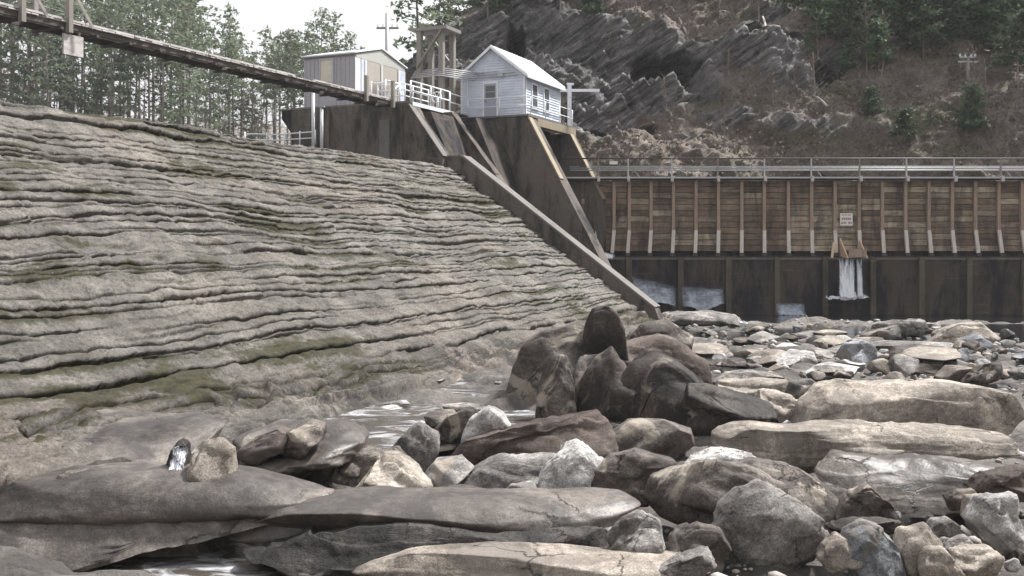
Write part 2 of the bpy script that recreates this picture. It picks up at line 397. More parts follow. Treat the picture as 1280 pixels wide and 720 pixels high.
M['foam'] = water_mat('white_falling_water', (0.30, 0.34, 0.42), 0.34, 0.62, 2.2, (0.86, 0.89, 0.96), 0.25, (3.2, 3.2, 0.5), 0.03)
M['film'] = water_mat('thin_sliding_water', (0.17, 0.19, 0.23), 0.35, 0.80, 0.9, (0.52, 0.57, 0.68), 0.25, (1.0, 1.0, 0.9), 0.02)

# slope: pale weathered rock, moss where its own patches lie
def slope_mat():
    m, nt, b = base_mat('layered_dam_face_rock')
    _, moss, pale, brown = attr(nt, 'mask'); v = coords(nt, 'Object')
    n1 = noise(nt, v, 0.8, 8, 0.65, 0.5)
    r = ramp(nt, [(0.30, (0.078, 0.073, 0.066)), (0.5, (0.158, 0.149, 0.136)), (0.70, (0.26, 0.246, 0.226))]); nt.links.new(n1, r.inputs[0]); c = r.outputs[0]
    c = mixc(nt, brown, c, (0.29, 0.24, 0.205))
    n6 = noise(nt, v, 1.1, 8, 0.72, 1.0)
    c = mixc(nt, math_n(nt, 'MULTIPLY', pale, mapr(nt, n6, 0.40, 0.54, 0.0, 1.0)), c, (0.06, 0.055, 0.052))
    vo = nt.nodes.new('ShaderNodeTexVoronoi'); vo.inputs['Scale'].default_value = 16; nt.links.new(v, vo.inputs['Vector'])
    n2 = noise(nt, v, 13, 8, 0.8)
    c = mixc(nt, 0.8, c, mixc(nt, mapr(nt, n2, 0.34, 0.66), (0.30, 0.29, 0.28), (1.85, 1.83, 1.8)), 'MULTIPLY')
    n3 = noise(nt, rot_scale(nt, v, (0, 0, -AZ), (1.6, 0.22, 1.6)), 1.4, 6, 0.65, 0.4)
    c = mixc(nt, mapr(nt, n3, 0.54, 0.70, 0.0, 0.62), c, (0.085, 0.078, 0.068))
    n5 = noise(nt, v, 5, 6, 0.75)
    mg = mixc(nt, mapr(nt, n5, 0.35, 0.7), (0.020, 0.020, 0.011), (0.078, 0.074, 0.030))
    mf = mapr(nt, math_n(nt, 'ADD', moss, math_n(nt, 'MULTIPLY', math_n(nt, 'SUBTRACT', n5, 0.5), 1.1)), 0.35, 0.6)
    c = mixc(nt, math_n(nt, 'MULTIPLY', mf, 0.85), c, mg)
    nt.links.new(c, b.inputs['Base Color']); b.inputs['Roughness'].default_value = 0.9
    b.inputs['Specular IOR Level'].default_value = 0.25
    h = math_n(nt, 'ADD', n2, math_n(nt, 'MULTIPLY', noise(nt, v, 34, 4, 0.7), 0.5))
    bump(nt, b, h, 1.0, 0.09)
    return m
M['slope'] = slope_mat()

def bed_mat():
    m, nt, b = base_mat('water_worn_riverbed_rock')
    v = coords(nt, 'Object')
    n1 = noise(nt, v, 0.5, 8, 0.65, 0.8)
    r = ramp(nt, [(0.32, (0.045, 0.041, 0.039)), (0.5, (0.12, 0.109, 0.102)), (0.70, (0.25, 0.23, 0.214))]); nt.links.new(n1, r.inputs[0]); c = r.outputs[0]
    n2 = noise(nt, v, 9, 7, 0.75)
    c = mixc(nt, 0.6, c, mixc(nt, n2, (0.35, 0.35, 0.35), (1.5, 1.5, 1.48)), 'MULTIPLY')
    n3 = noise(nt, v, 0.8, 6, 0.7, 0.5)
    c = mixc(nt, mapr(nt, n3, 0.55, 0.68, 0.0, 0.6), c, (0.075, 0.068, 0.062))
    nt.links.new(c, b.inputs['Base Color'])
    nt.links.new(mapr(nt, n3, 0.50, 0.68, 0.85, 0.5), b.inputs['Roughness']); b.inputs['Specular IOR Level'].default_value = 0.25
    bump(nt, b, math_n(nt, 'ADD', n2, noise(nt, v, 2.5, 6, 0.6)), 1.0, 0.09)
    return m
M['bed'] = bed_mat()

def hill_mat():
    m, nt, b = base_mat('slate_hillside_with_leaf_litter')
    _, rock, green, pale = attr(nt, 'mask'); v = coords(nt, 'Object')
    n1 = noise(nt, v, 0.35, 8, 0.7, 0.5)
    soil = ramp(nt, [(0.3, (0.085, 0.07, 0.058)), (0.5, (0.17, 0.14, 0.12)), (0.7, (0.26, 0.222, 0.192))]); nt.links.new(n1, soil.inputs[0])
    c = mixc(nt, math_n(nt, 'MULTIPLY', green, 0.75), soil.outputs[0], (0.10, 0.105, 0.05))
    n2 = noise(nt, rot_scale(nt, v, (0, math.radians(33), 0), (0.28, 0.5, 2.6)), 1.0, 8, 0.72, 0.5)
    rk = ramp(nt, [(0.36, (0.02, 0.02, 0.022)), (0.47, (0.10, 0.096, 0.096)), (0.56, (0.20, 0.195, 0.195)), (0.68, (0.38, 0.375, 0.38))]); nt.links.new(n2, rk.inputs[0])
    rc = mixc(nt, math_n(nt, 'MULTIPLY', pale, 0.7), rk.outputs[0], (0.22, 0.215, 0.22))
    n4 = noise(nt, v, 1.6, 7, 0.75)
    rf = mapr(nt, math_n(nt, 'ADD', rock, math_n(nt, 'MULTIPLY', math_n(nt, 'SUBTRACT', n4, 0.5), 0.8)), 0.40, 0.60)
    c = mixc(nt, rf, c, rc)
    n3 = noise(nt, v, 5.0, 8, 0.78)
    c = mixc(nt, 0.75, c, mixc(nt, mapr(nt, n3, 0.3, 0.7), (0.3, 0.3, 0.3), (1.7, 1.68, 1.66)), 'MULTIPLY')
    nt.links.new(c, b.inputs['Base Color']); b.inputs['Roughness'].default_value = 0.85
    bump(nt, b, math_n(nt, 'ADD', math_n(nt, 'MULTIPLY', n2, 1.2), n3), 0.9, 0.25)
    return m
M['hill'] = hill_mat()
M['far_soil'] = plain_mat('wooded_bank_soil', (0.17, 0.155, 0.135), 0.95, 0.4, 0.3)
M['ground'] = plain_mat('valley_floor_soil', (0.10, 0.09, 0.07), 0.95, 0.3, 0.2)

# ------------------------------------------------------------------ setting: ground, riverbed
def slope_base(s, t):
    """height of the dam face without its layers"""
    zf = 0.45 + 0.6 * sstep(2, -12, s)                          # height of the foot
    z = 8.45 - 0.713 * t
    te = 11.9 + 3.5 * sstep(-1.0, -5.5, s)                       # where the bedrock bench breaks off to the stream
    te = np.minimum(te, 37.0 + 2.2 * s)
    foot = zf - 0.10 * (t - 11) - 1.5 * sstep(te, te + 1.0, t)
    k = 0.25
    z = k * np.logaddexp(z / k, foot / k) 
    z = np.where(t < 0.3, 8.30 - 0.30 * np.maximum(-t, 0) - 0.6 * np.maximum(0, -t - 1.0), z)
    return z

g = MB().poly([(-420, -120, -3.0), (420, -120, -3.0), (420, 620, -3.0), (-420, 620, -3.0)])
tag(g.build('ground', M['ground']), kind='structure')

def bed_z(X, Y):
    s, t = toST(X, Y)
    z = -0.05 + 0.20 * fbm(X * 0.16, Y * 0.16, seed=3, oct=3)
    n = fbm(X * 0.30 + 5, Y * 0.55, seed=9, oct=4)
    z = z + 0.22 * (np.floor(n * 4) / 4 + 0.25 * sstep(0.55, 1.0, (n * 4) % 1.0))
    z = z + 0.11 * fbm(X * 1.4, Y * 2.2, seed=11, oct=5)
    z = z - 1.1 * sstep(56.0, 59.5, Y + 0.05 * (X - 14)) * sstep(4, 6, X)                       # pool under the wall
    z = z - 0.50 * np.exp(-(((X + 3.9) / 2.6) ** 2 + ((Y - 15.2) / 1.9) ** 2) ** 2)            # near pool
    z = z - 0.30 * np.exp(-(((X + 2.6) / 1.0) ** 2 + ((Y - 18.4) / 2.6) ** 2))
    z = z - 0.38 * sstep(25, 20, Y) * sstep(-2.5, -1.0, X) - 0.12 * sstep(36, 48, Y)
    z = z + 0.26 * np.exp(-(((X + 2.2) / 4.5) ** 2 + ((Y - 27) / 6.0) ** 2) ** 2) * (0.25 + fbm(X * 0.55 + 0.3 * Y, Y * 0.8, seed=15, oct=4))
    z = z + 0.22 * sstep(3, 9, X) * sstep(48, 38, Y) * sstep(22, 30, Y) * (0.6 + 0.4 * np.sin(X * 0.5))
    return z
nr, nc = 430, 380
Yr = 9.0 * (69.5 / 9.0) ** (np.linspace(0, 1, nr)); Xc = np.linspace(-24, 46, nc)
XX, YY = np.meshgrid(Xc, Yr)
P = np.stack([XX, YY, bed_z(XX, YY)], -1).reshape(-1, 3)
tag(link('riverbed', new_mesh('riverbed', P, grid_faces(nr, nc), 4, True, [M['bed']])), kind='structure')

# ------------------------------------------------------------------ setting: layered dam face
def px_slope(x, y):
    rx, rz = (x - HX) / F, -(y - HY) / F
    lo, hi = 10.0, 62.0
    for _ in range(60):                       # march along the ray to the smooth face
        mid = (lo + hi) / 2
        s, t = toST(rx * mid, mid)
        zz = float(slope_base(np.array(s), np.array(t)))
        if CAMZ + rz * mid > zz and t > -0.2: lo = mid
        else: hi = mid
    return toST(rx * lo, lo)

nt_, ns_ = 860, 720
tt = np.concatenate([np.linspace(-4.5, -0.6, 30, endpoint=False), np.linspace(-0.6, 12.2, nt_ - 140, endpoint=False), np.linspace(12.2, 18.0, 110)])
ss = np.linspace(-23.0, 28.35, ns_)
T, S = np.meshgrid(tt, ss, indexing='ij')
rng = np.random.RandomState(4)
Hn = np.zeros_like(T); Ho = np.zeros_like(T); low = np.zeros_like(T)
wob = 0.34 * vnoise(S * 0.085, T * 0.22, seed=31) + 0.10 * fbm(S * 0.30, T * 0.6, seed=33, oct=3) + 0.026 * fbm(S * 1.7, T * 2.5, seed=35, oct=3)
Tw = T + wob
tb = -0.35
k = 0
while tb < 12.0:
    major = k % 3 != 2
    gate = sstep(-0.8 if major else -0.4, -0.05, vnoise(S * 0.085 + 13.7 * k, S * 0 + k * 7.3, seed=41) + 0.45 * vnoise(S * 0.31 + 3.1 * k, S * 0 + k * 3.7, seed=43))
    A = (rng.uniform(0.08, 0.20) if k % 3 == 0 else rng.uniform(0.035, 0.09)) * gate * (0.75 + 0.5 * vnoise(S * 0.5, S * 0 + k, seed=47))
    A = A * np.where(T > 10.2, sstep(12.5, 10.2, T), 1.0)
    tk = tb + 0.20 * vnoise(S * 0.055 + k * 5.1, S * 0 + 2.2 * k, seed=51)
    x = Tw - tk
    up = np.where(x < 0, np.exp(np.minimum(x, 0) / (0.22 if k % 3 == 0 else 0.13)), 0)
    dn = np.exp(-((x - 0.025) / 0.033) ** 2)
    lipr = np.where(x < 0, 1 - 0.65 * np.exp(np.minimum(x, 0) / 0.05), 0)        # rounded lip
    Hn += A * up * lipr - (0.5 * A + 0.085 * gate) * dn
    Ho += A * np.where(x < 0, np.exp(np.minimum(x, 0) / 0.09), 0) * 0.7
    low += gate * np.where(x >= 0, np.exp(-np.maximum(x, 0) / 0.22), 0) * (1.0 if major else 0.5)
    tb += rng.uniform(0.11, 0.30); k += 1
rough_ = 0.026 * fbm(S * 2.2, T * 3.0, seed=61, oct=3) + 0.026 * fbm(S * 3.5, T * 7, seed=63, oct=2) + 0.07 * fbm(S * 0.4, T * 0.5, seed=65, oct=2)
flat = sstep(9.9, 11.2, T)
shelf = fbm(S * 0.16 + 3, T * 0.45, seed=71, oct=2) + 0.05 * fbm(S * 1.1, T * 1.6, seed=72, oct=3) + 0.30 * T
rough_ = rough_ * (1 - 0.1 * flat) + flat * (-0.26 * ((shelf * 2.2) % 1.0 - 0.5) * sstep(0.0, 0.14, (shelf * 2.2) % 1.0) - 0.10 * np.maximum(1 - np.abs(fbm(S * 0.6, T * 1.1, seed=73, oct=4)) * 5, 0))
Hn += rough_
lay = np.floor(Tw / 0.27)                                           # cross joints that stop at the beds
jn = vnoise(S * 0.75 + lay * 9.7, lay * 3.3, seed=75); Hn -= 0.07 * np.maximum(1 - np.abs(jn) * 14, 0) * (1 - flat)
blkn = vnoise(np.floor(S * 0.55 + 0.5 * jn + lay * 0.37), lay, seed=77); Hn += 0.035 * blkn * (1 - flat)
ang = math.atan(0.745) * np.ones_like(T) * (1 - 0.8 * flat) * sstep(-0.8, 0.6, T)
Tn = T + Hn * np.sin(ang) + Ho * 0.9
Zn = slope_base(S, T) + Hn * np.cos(ang) - Ho * 0.30
PX = C0[0] + DX * S + DY * Tn; PY = C0[1] + DY * S - DX * Tn
P = np.stack([PX, PY, Zn], -1).reshape(-1, 3)
me = new_mesh('rock_slope', P, grid_faces(nt_, ns_, True), 4, True, [M['slope']])
moss = 0.72 * np.clip(low, 0, 1.1) * sstep(-0.35, 0.3, fbm(S * 0.14, T * 0.35, seed=81, oct=3))
for (mx, my, rx_, ry_, a) in [(242,207,30,9,1.0),(25,200,60,14,.7),(110,245,75,10,.9),(78,307,60,8,.7),(200,337,120,13,.9),(58,356,50,8,.7),(281,305,50,8,.6),
                              (390,437,130,16,.95),(250,484,62,20,1.1),(95,507,85,13,1.1),(415,472,62,11,1.0),(330,440,80,10,.7),(640,330,40,8,.8),(660,295,40,6,.6),
                              (720,390,22,10,.9),(560,415,70,10,.5),(690,430,40,8,.6),(500,330,60,6,.5),(20,60+180,40,10,.8)]:
    s0, t0 = px_slope(mx, my); s1, t1 = px_slope(mx + rx_, my); s2, t2 = px_slope(mx, my + ry_ * 1.7)
    ds = max(abs(s1 - s0), 0.4); dt = max(abs(t2 - t0), 0.22)
    moss = np.maximum(moss, a * np.exp(-(((S - s0) / ds) ** 2 + ((T - t0 + wob * 0.5) / dt) ** 2)) * (0.65 + 0.5 * np.clip(fbm(S * 0.9, T * 2.2, seed=83, oct=3), -0.5, 1)))
brown = np.clip(0.5 * sstep(9.8, 11.2, T) * sstep(-.5, .3, fbm(S * .25, T * .4, seed=87, oct=3)) + 0.2 * sstep(0.35, 0.8, fbm(S * 0.3, T * 0.5, seed=85, oct=3)), 0, 0.5)
add_attr(me, 'mask', np.stack([np.clip(moss, 0, 1).ravel(), (flat * (.45 + .55 * sstep(-.35, .35, fbm(S * .35, T * .9, seed=89, oct=4)))).ravel(), brown.ravel()], -1))
tag(link('rock_slope', me), 'pale layered rock face of the dam with mossy ledges', kind='structure')

# ------------------------------------------------------------------ setting: hillside behind the wall
HA = math.radians(50)
def hill_Yz(v): return 71.5 + v * math.cos(HA), 6.0 + v * math.sin(HA)
def px_hill(x, y):
    rz = -(y - HY) / F
    # z = 6+(Y-71.5)*tan ; z = CAMZ + rz*Y
    Y = (CAMZ - 6.0 + 71.5 * math.tan(HA)) / (math.tan(HA) - rz)
    v = (Y - 71.5) / math.cos(HA)
    X = (x - HX) * Y / F
    return X, v, Y
def hill_left(z): return -9.4 + np.where(z > 16, (z - 16) * 0.80, (z - 16) * 0.12)
nv, nw = 400, 620
vv = np.linspace(-2, 58, nv); ww = np.concatenate([np.linspace(-40, -3, 70, endpoint=False), np.linspace(-3, 50, nw - 110, endpoint=False), np.linspace(50, 90, 40)])
V_, W_ = np.meshgrid(vv, ww, indexing='ij')
Yb, Zb = 71.5 + V_ * math.cos(HA), 6.0 + V_ * math.sin(HA)
XL = hill_left(Zb)
sp = np.sqrt(W_ ** 2 + 6)
XB = XL + 0.5 * (W_ + sp) - 1.2; YB = Yb + 0.5 * (-W_ + sp) - 1.2
rockm = np.zeros_like(V_); palem = np.zeros_like(V_); greenm = np.zeros_like(V_); cave = np.zeros_like(V_)
def ell(arr, x, y, rx, ry, a, rot=0.0):
    X0, v0, Y0 = px_hill(x, y); k = Y0 / F
    du, dv = (XB - X0) / (rx * k), (V_ - v0) / (ry * k / math.sin(HA) * 0.85)
    c, s_ = math.cos(rot), math.sin(rot)
    q = ((du * c + dv * s_) ** 2 + (-du * s_ + dv * c) ** 2)
    np.maximum(arr, a * np.exp(-q ** 2), out=arr)
for e in [(790,90,130,85,.85),(690,40,120,80,.9),(800,110,85,55,1.0),(660,30,75,60,1.0),(940,70,75,48,1.0),(985,100,50,35,.95),(1040,75,34,26,.8),(560,75,60,70,1.0),(740,150,60,45,.9),(905,150,50,22,.65),(1000,165,80,16,.6),(850,180,40,14,.55),(1110,165,40,14,.5),(700,90,40,50,.8),(620,-60,90,60,.9),(900,-80,120,50,.7),(1140,120,24,10,.5),(960,20,40,16,.7)]:
    ell(rockm, *e)
rockm = np.clip(rockm + 0.35 * sstep(0.25, 0.8, fbm(W_ * 0.12, V_ * 0.2, seed=91, oct=4)), 0, 1)
for e in [(905,115,42,14,.9),(990,95,45,30,.75),(830,10,30,12,.5),(690,25,26,14,.7),(1000,125,30,8,.8)]: ell(palem, *e)
for e in [(945,20,40,12,.8),(900,135,60,8,.8),(1050,135,70,30,.45),(740,60,40,20,.6),(1000,180,120,14,.5),(1120,150,60,30,.5),(700,110,26,16,.7),(1180,190,60,14,.6),(620,10,80,40,.5)]: ell(greenm, *e)
greenm = np.clip(greenm + 0.5 * sstep(0.1, 0.7, fbm(W_ * 0.25, V_ * 0.3, seed=93, oct=4)), 0, 1)
for e in [(832,92,46,38,1.0,.5),(955,60,46,14,.8,.45),(1030,85,28,18,.7),(770,168,50,12,.7,.3),(645,60,16,40,.5)]: ell(cave, *e)
warp = 0.9 * fbm(W_ * 0.15, V_ * 0.15, seed=95, oct=3)
bed = V_ * math.cos(math.radians(32)) - W_ * math.sin(math.radians(32)) + warp
def saw(b, per, seed):
    kk = np.floor(b / per); f = b / per - kk
    a = 0.4 + 0.6 * np.abs(vnoise(kk * 3.17, kk * 1.7 + W_ * 0.11, seed=seed))
    return a * (f ** 1.5) * sstep(1.0, 0.9, f)
hgt = 1.5 * fbm(W_ * 0.09, V_ * 0.10, seed=97, oct=4) + 0.30 * fbm(W_ * 0.5, V_ * 0.55, seed=99, oct=4)
hgt = hgt + rockm * (2.1 * saw(bed, 3.6, 101) + 0.7 * saw(bed + 0.5, 1.5, 103) + 0.22 * saw(bed * 1.03, 0.55, 105) + 0.7)
blk = fbm(W_ * 0.33 + 0.4 * V_, V_ * 0.24, seed=107, oct=3)
hgt = hgt + rockm * 1.5 * (np.floor(blk * 3) / 3)
cavd = 7.5 * sstep(0.30, 0.55, cave + 0.15 * fbm(W_ * 0.5, V_ * 0.5, seed=111, oct=3))
hgt = hgt + 0.16 * fbm(W_ * 1.9, V_ * 2.0, seed=109, oct=3)
gN = 1 / (1 + np.exp(-W_ * 0.9))
NX, NYn, NZ = -(1 - gN), -math.sin(HA) * gN, math.cos(HA) * gN
P = np.stack([XB + NX * hgt, YB + NYn * hgt + cavd, Zb + NZ * hgt - 0.25 * rockm - 0.15 * cavd], -1).reshape(-1, 3)
P[:, 1] = np.where(P[:, 2] < 9.5, np.maximum(P[:, 1], 69.4 + 0.2 * np.abs(P[:, 2] - 8)), P[:, 1])
me = new_mesh('hillside', P, grid_faces(nv, nw), 4, True, [M['hill']])
add_attr(me, 'mask', np.stack([rockm.ravel(), greenm.ravel(), palem.ravel()], -1))
tag(link('hillside', me), kind='structure')
HP = P.reshape(nv, nw, 3)
def hill_at(x, y):
    """nearest built hillside vertex under a photo pixel"""
    Yq = HP[:, :, 1]; ux = HX + F * HP[:, :, 0] / Yq; uy = HY - F * (HP[:, :, 2] - CAMZ) / Yq
    d = (ux - x) ** 2 + (uy - y) ** 2 + np.where(gN < 0.6, 1e4, 0)
    i = np.unravel_index(np.argmin(d), d.shape); return HP[i]

def shade_bank(name, pts, h, seed):  # unseen slope, put in to hold back sky light and raise contrast
    n = 60; m_ = 24; a = np.array(pts, float); u = np.linspace(0, 1, n); w = np.linspace(0, 1, m_)
    L_ = np.linspace(0, 1, len(a)); bx_ = np.interp(u, L_, a[:, 0]); by_ = np.interp(u, L_, a[:, 1]); ox = np.interp(u, L_, a[:, 2]); oy = np.interp(u, L_, a[:, 3])
    X = bx_[None] + ox[None] * w[:, None]; Y = by_[None] + oy[None] * w[:, None]
    Z = -1.5 + h * w[:, None] ** 0.8 + 3.0 * fbm(X * 0.06, Y * 0.06, seed=seed, oct=4) * w[:, None]
    return tag(link(name, new_mesh(name, np.stack([X, Y, Z], -1).reshape(-1, 3), grid_faces(m_, n), 4, True, [M['far_soil']])), kind='structure')
shade_bank('right_shade_bank', [(60, 74, 50, 40), (52, 40, 70, 0), (46, 0, 70, -20), (36, -50, 50, -60)], 48, 133)     # gorge continued out of view, added to cut sky fill from the side
shade_bank('left_shade_bank', [(36, -50, 50, -60), (0, -62, 0, -55), (-34, -45, -60, -50), (-44, 0, -60, 0), (-40, 18, -60, 10)], 42, 135)  # likewise added behind and left, out of view, to block sky light
# far wooded bank upstream on the left
nb, mb = 60, 90
bx, by = np.meshgrid(np.linspace(-190, 30, mb), np.linspace(0, 1, nb))
BY = 112 + by * 170
BZ = 7.0 + by * 26 * sstep(60, -70, bx - 20) + 2.0 * fbm(bx * 0.04, by * 4, seed=121, oct=3) + 0.07 * np.maximum(-bx - 20, 0) * by
P = np.stack([bx, BY, BZ], -1).reshape(-1, 3)
tag(link('far_bank', new_mesh('far_bank', P, grid_faces(nb, mb), 4, True, [M['far_soil']])), kind='structure')
r = MB().poly([(-190, 24, 6.9), (-18.5, 24, 6.9), (-2.0, 62, 6.9), (8, 84, 6.9), (8, 116, 6.9), (-190, 116, 6.9)])
tag(r.build('reservoir', M['pool']), kind='structure')

# ------------------------------------------------------------------ water
def sheet(name, pts, z, mat, n=60):
    pts = np.array(pts); x0, y0 = pts.min(0); x1, y1 = pts.max(0)
    m = MB().poly([(p[0], p[1], z) for p in pts])
    return m.build(name, mat)
tag(sheet('pool', [(3.5, 56), (46, 53), (46, 68.2), (3.5, 68.2)], -0.36, M['pool']), kind='structure')
tag(sheet('stream', [(-8.5, 20.5), (-7.5, 25), (-5, 31), (1, 37), (4, 33), (3, 24), (-0.5, 21.5), (-2.0, 20.2)], 0.07, M['stream']), kind='structure')
tag(sheet('brook', [(-4.6, 16.6), (-4.4, 20), (-1.5, 20.1), (-0.9, 16.8)], -0.16, M['stream']), kind='structure')
tag(sheet('basin', [(-7.5, 12.0), (-7.5, 16.5), (-1.0, 16.5), (1.5, 14), (1.5, 12)], -0.38, M['stream']), kind='structure')
tag(sheet('shallows', [(6, 27), (5, 44), (9, 55), (30, 55), (26, 38), (17, 27)], -0.03, M['pool']), kind='structure')

# ------------------------------------------------------------------ concrete: end wall, piers, decks
def poly_thing(name, s0, poly, th, mat, label, cat, group=None, cap=None, capmat=None, capw=None, z0=0.0):
    """wall in the t-z plane standing at s0, thickness th along s; coping strips along the listed edges"""
    e = empty(name, ST(s0, 0, 0), AZ)
    MB().prism(poly, 'y', 0, th).build('wall', mat, e)
    if cap:
        for (a, b, w, hh) in cap:
            a, b = Vector((a[0], 0, a[1])), Vector((b[0], 0, b[1]))
            d = (b - a).normalized(); nrm = Vector((-d.z, 0, d.x)) if d.x > 0 else Vector((d.z, 0, -d.x))
            if nrm.z < 0: nrm = -nrm
            L = (b - a).length; nseg = max(1, int(L / 2.2)); y0 = -0.05
            for i in range(nseg):
                p = a + d * (L * i / nseg + 0.006); q = a + d * (L * (i + 1) / nseg - 0.006)
                m = MB()
                pts = [p, q, q + nrm * hh, p + nrm * hh]
                m.prism([(v.x, v.z) for v in pts], 'y', y0, y0 + w)
                m.build('coping', capmat, e)
    tag(e, label, cat, group)
    return e

poly_thing('spillway_end_wall', 28.4, [(-0.2, 8.95), (0.7, 8.95), (11.55, 0.95), (11.9, 0.0), (11.9, -1.5), (-0.2, -1.5)], 0.75, M['conc_dark'],
           'low concrete wall running down the right edge of the layered rock face', 'wall',
           cap=[((0.72, 8.93), (11.5, 0.98), 0.95, 0.10), ((-0.2, 8.95), (0.68, 8.95), 0.95, 0.08)], capmat=M['conc_cap'])
a = poly_thing('gate_pier', 28.0, [(-10.2, 12.0), (-2.4, 12.0), (-0.25, 8.9), (-0.25, 6.0), (-10.2, 6.0)], 1.1, M['conc_dark'],
           'stained dark concrete pier under the metal shed and footbridge end', 'pier', 'concrete gate piers',
           cap=[((-2.45, 11.98), (-0.22, 8.95), 0.6, 0.05)], capmat=M['conc_cap'])
for tpos, wd in ((-4.15, 0.62), (-3.05, 0.35), (-7.8, 0.3)):
    MB().box((tpos, -0.16, 6.0), (tpos + wd, 0.0, 11.1 if wd > 0.5 else 11.9)).build('pilaster', M['conc_cap'] if wd > 0.5 else M['conc_dark'], a)
MB().prism([(-10.9, 12.0), (-10.2, 12.0), (-10.2, 10.6), (-10.5, 11.0), (-10.9, 11.5)], 'y', 0.0, 5.0).build('corbel', M['conc_black'], a)
poly_thing('gate_pier', 31.9, [(-6.0, 11.9), (-1.8, 11.9), (1.05, 8.2), (6.5, 1.0), (6.5, -1), (-6.0, -1)], 0.8, M['conc_dark'],
           'slanting dark pier between the shed pier and the cottage pier', 'pier', 'concrete gate piers',
           cap=[((-1.8, 11.9), (1.05, 8.2), 0.55, 0.04)], capmat=M['conc_dark'])
poly_thing('gate_pier', 35.4, [(-5.5, 11.86), (1.55, 11.86), (5.7, 4.2), (8.0, -0.2), (8.0, -1.2), (-5.5, -1.2)], 1.3, M['conc_dark'],
           'tall streaked concrete pier below the white cottage, edged with tan coping', 'pier', 'concrete gate piers',
           cap=[((1.56, 11.8), (3.6, 8.05), 0.62, 0.08)], capmat=M['conc_tan'])
poly_thing('gate_pier', 42.0, [(-5.5, 11.45), (1.7, 11.45), (4.0, 7.1), (4.0, -1.2), (-5.5, -1.2)], 1.0, M['conc_dark'],
           'farthest slanting pier, behind the cottage pier beside the timber wall', 'pier', 'concrete gate piers',
           cap=[((1.7, 11.4), (4.0, 7.1), 0.55, 0.07)], capmat=M['conc_tan'])
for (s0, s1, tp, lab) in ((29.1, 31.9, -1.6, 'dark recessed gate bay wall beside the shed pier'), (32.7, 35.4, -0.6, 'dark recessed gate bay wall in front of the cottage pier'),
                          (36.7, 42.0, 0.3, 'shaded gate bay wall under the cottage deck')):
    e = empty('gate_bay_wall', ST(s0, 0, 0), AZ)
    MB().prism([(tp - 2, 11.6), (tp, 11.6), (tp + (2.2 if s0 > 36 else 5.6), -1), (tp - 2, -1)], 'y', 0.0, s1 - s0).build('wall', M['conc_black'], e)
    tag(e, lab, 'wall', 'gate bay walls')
e = empty('deck_slab', ST(35.4, 0, 0), AZ)
MB().box((-5.5, -0.06, 11.88), (1.62, 7.75, 12.0)).build('slab', M['conc_cap'], e)
MB().box((1.30, 1.30, 11.42), (1.68, 7.8, 11.875)).build('edge_beam', M['conc_tan'], e)
tag(e, 'concrete deck slab carrying the white cottage', 'deck')
e = empty('gate_deck', ST(28.0, 0, 0), AZ)
MB().box((-10.3, 0.0, 12.005), (-2.35, 7.3, 12.10)).build('slab', M['conc_cap'], e)
MB().box((-2.35, 0.3, 11.86), (-2.27, 5.2, 12.08)).build('edge_board', M['white'], e)
tag(e, 'deck joining the metal shed to the cottage', 'deck')

# ------------------------------------------------------------------ white clapboard cottage
def clapboards(m, p0, p1, z0, z1, step, out, gable=None):
    """stepped boards on a wall from p0 to p1 (2-D), out = outward 2-D normal"""
    p0, p1, o = Vector((*p0, 0)), Vector((*p1, 0)), Vector((*out, 0))
    n = int(round((z1 - z0) / step))
    for i in range(n):
        za, zb = z0 + i * step, z0 + (i + 1) * step
        if gable:
            zr, c = gable    # ridge height over centre: narrow each course
            def cut(z):
                f = max(0.0, (z - gable[1]) / (zr - gable[1])) * 0.5
                return p0 + (p1 - p0) * f, p0 + (p1 - p0) * (1 - f)
            a0, b0 = cut(za); a1, b1 = cut(zb)
        else: a0, b0, a1, b1 = p0, p1, p0, p1
        lo, hi = o * 0.05, o * 0.006
        m.poly([a0 + lo + Vector((0,0,za)), b0 + lo + Vector((0,0,za)), b1 + hi + Vector((0,0,zb)), a1 + hi + Vector((0,0,zb))])
        m.poly([a0 + lo + Vector((0,0,za)), a0 + Vector((0,0,za)), b0 + Vector((0,0,za)), b0 + lo + Vector((0,0,za))])
    return m
cw, cl, ch, cr = 4.35, 5.6, 2.62, 4.30
cott = empty('cottage', ST(35.85, 1.2 - cw, 12.0), AZ)
tag(cott, 'small white clapboard cottage with a bright metal gable roof on the concrete pier', 'house')
m = MB(); m.prism([(0, 0), (cw, 0), (cw, ch), (cw/2, cr - 0.06), (0, ch)], 'y', 0, cl); m.build('wall', M['siding'], cott)
o = clapboards(MB(), (0, 0), (cw, 0), 0.0, ch, 0.1637, (0, -1)).build('siding', M['siding'], cott); tag(o, kind='stuff')
o = clapboards(MB(), (0, 0), (cw, 0), ch, cr - 0.12, 0.1637, (0, -1), gable=(cr - 0.06, ch)).build('siding', M['siding'], cott); tag(o, kind='stuff')
o = clapboards(MB(), (cw, 0), (cw, cl), 0.0, ch, 0.1637, (1, 0)).build('siding', M['siding'], cott); tag(o, kind='stuff')
for (x, y) in ((0.05, -0.045), (cw - 0.05, -0.045)): MB().box((x - 0.06, y - 0.012, 0), (x + 0.06, y + 0.012, ch)).build('corner_board', M['white'], cott)
for y in (0.05, cl - 0.05): MB().box((cw + 0.034, y - 0.07, 0), (cw + 0.058, y + 0.07, ch)).build('corner_board', M['white'], cott)
ov = 0.28
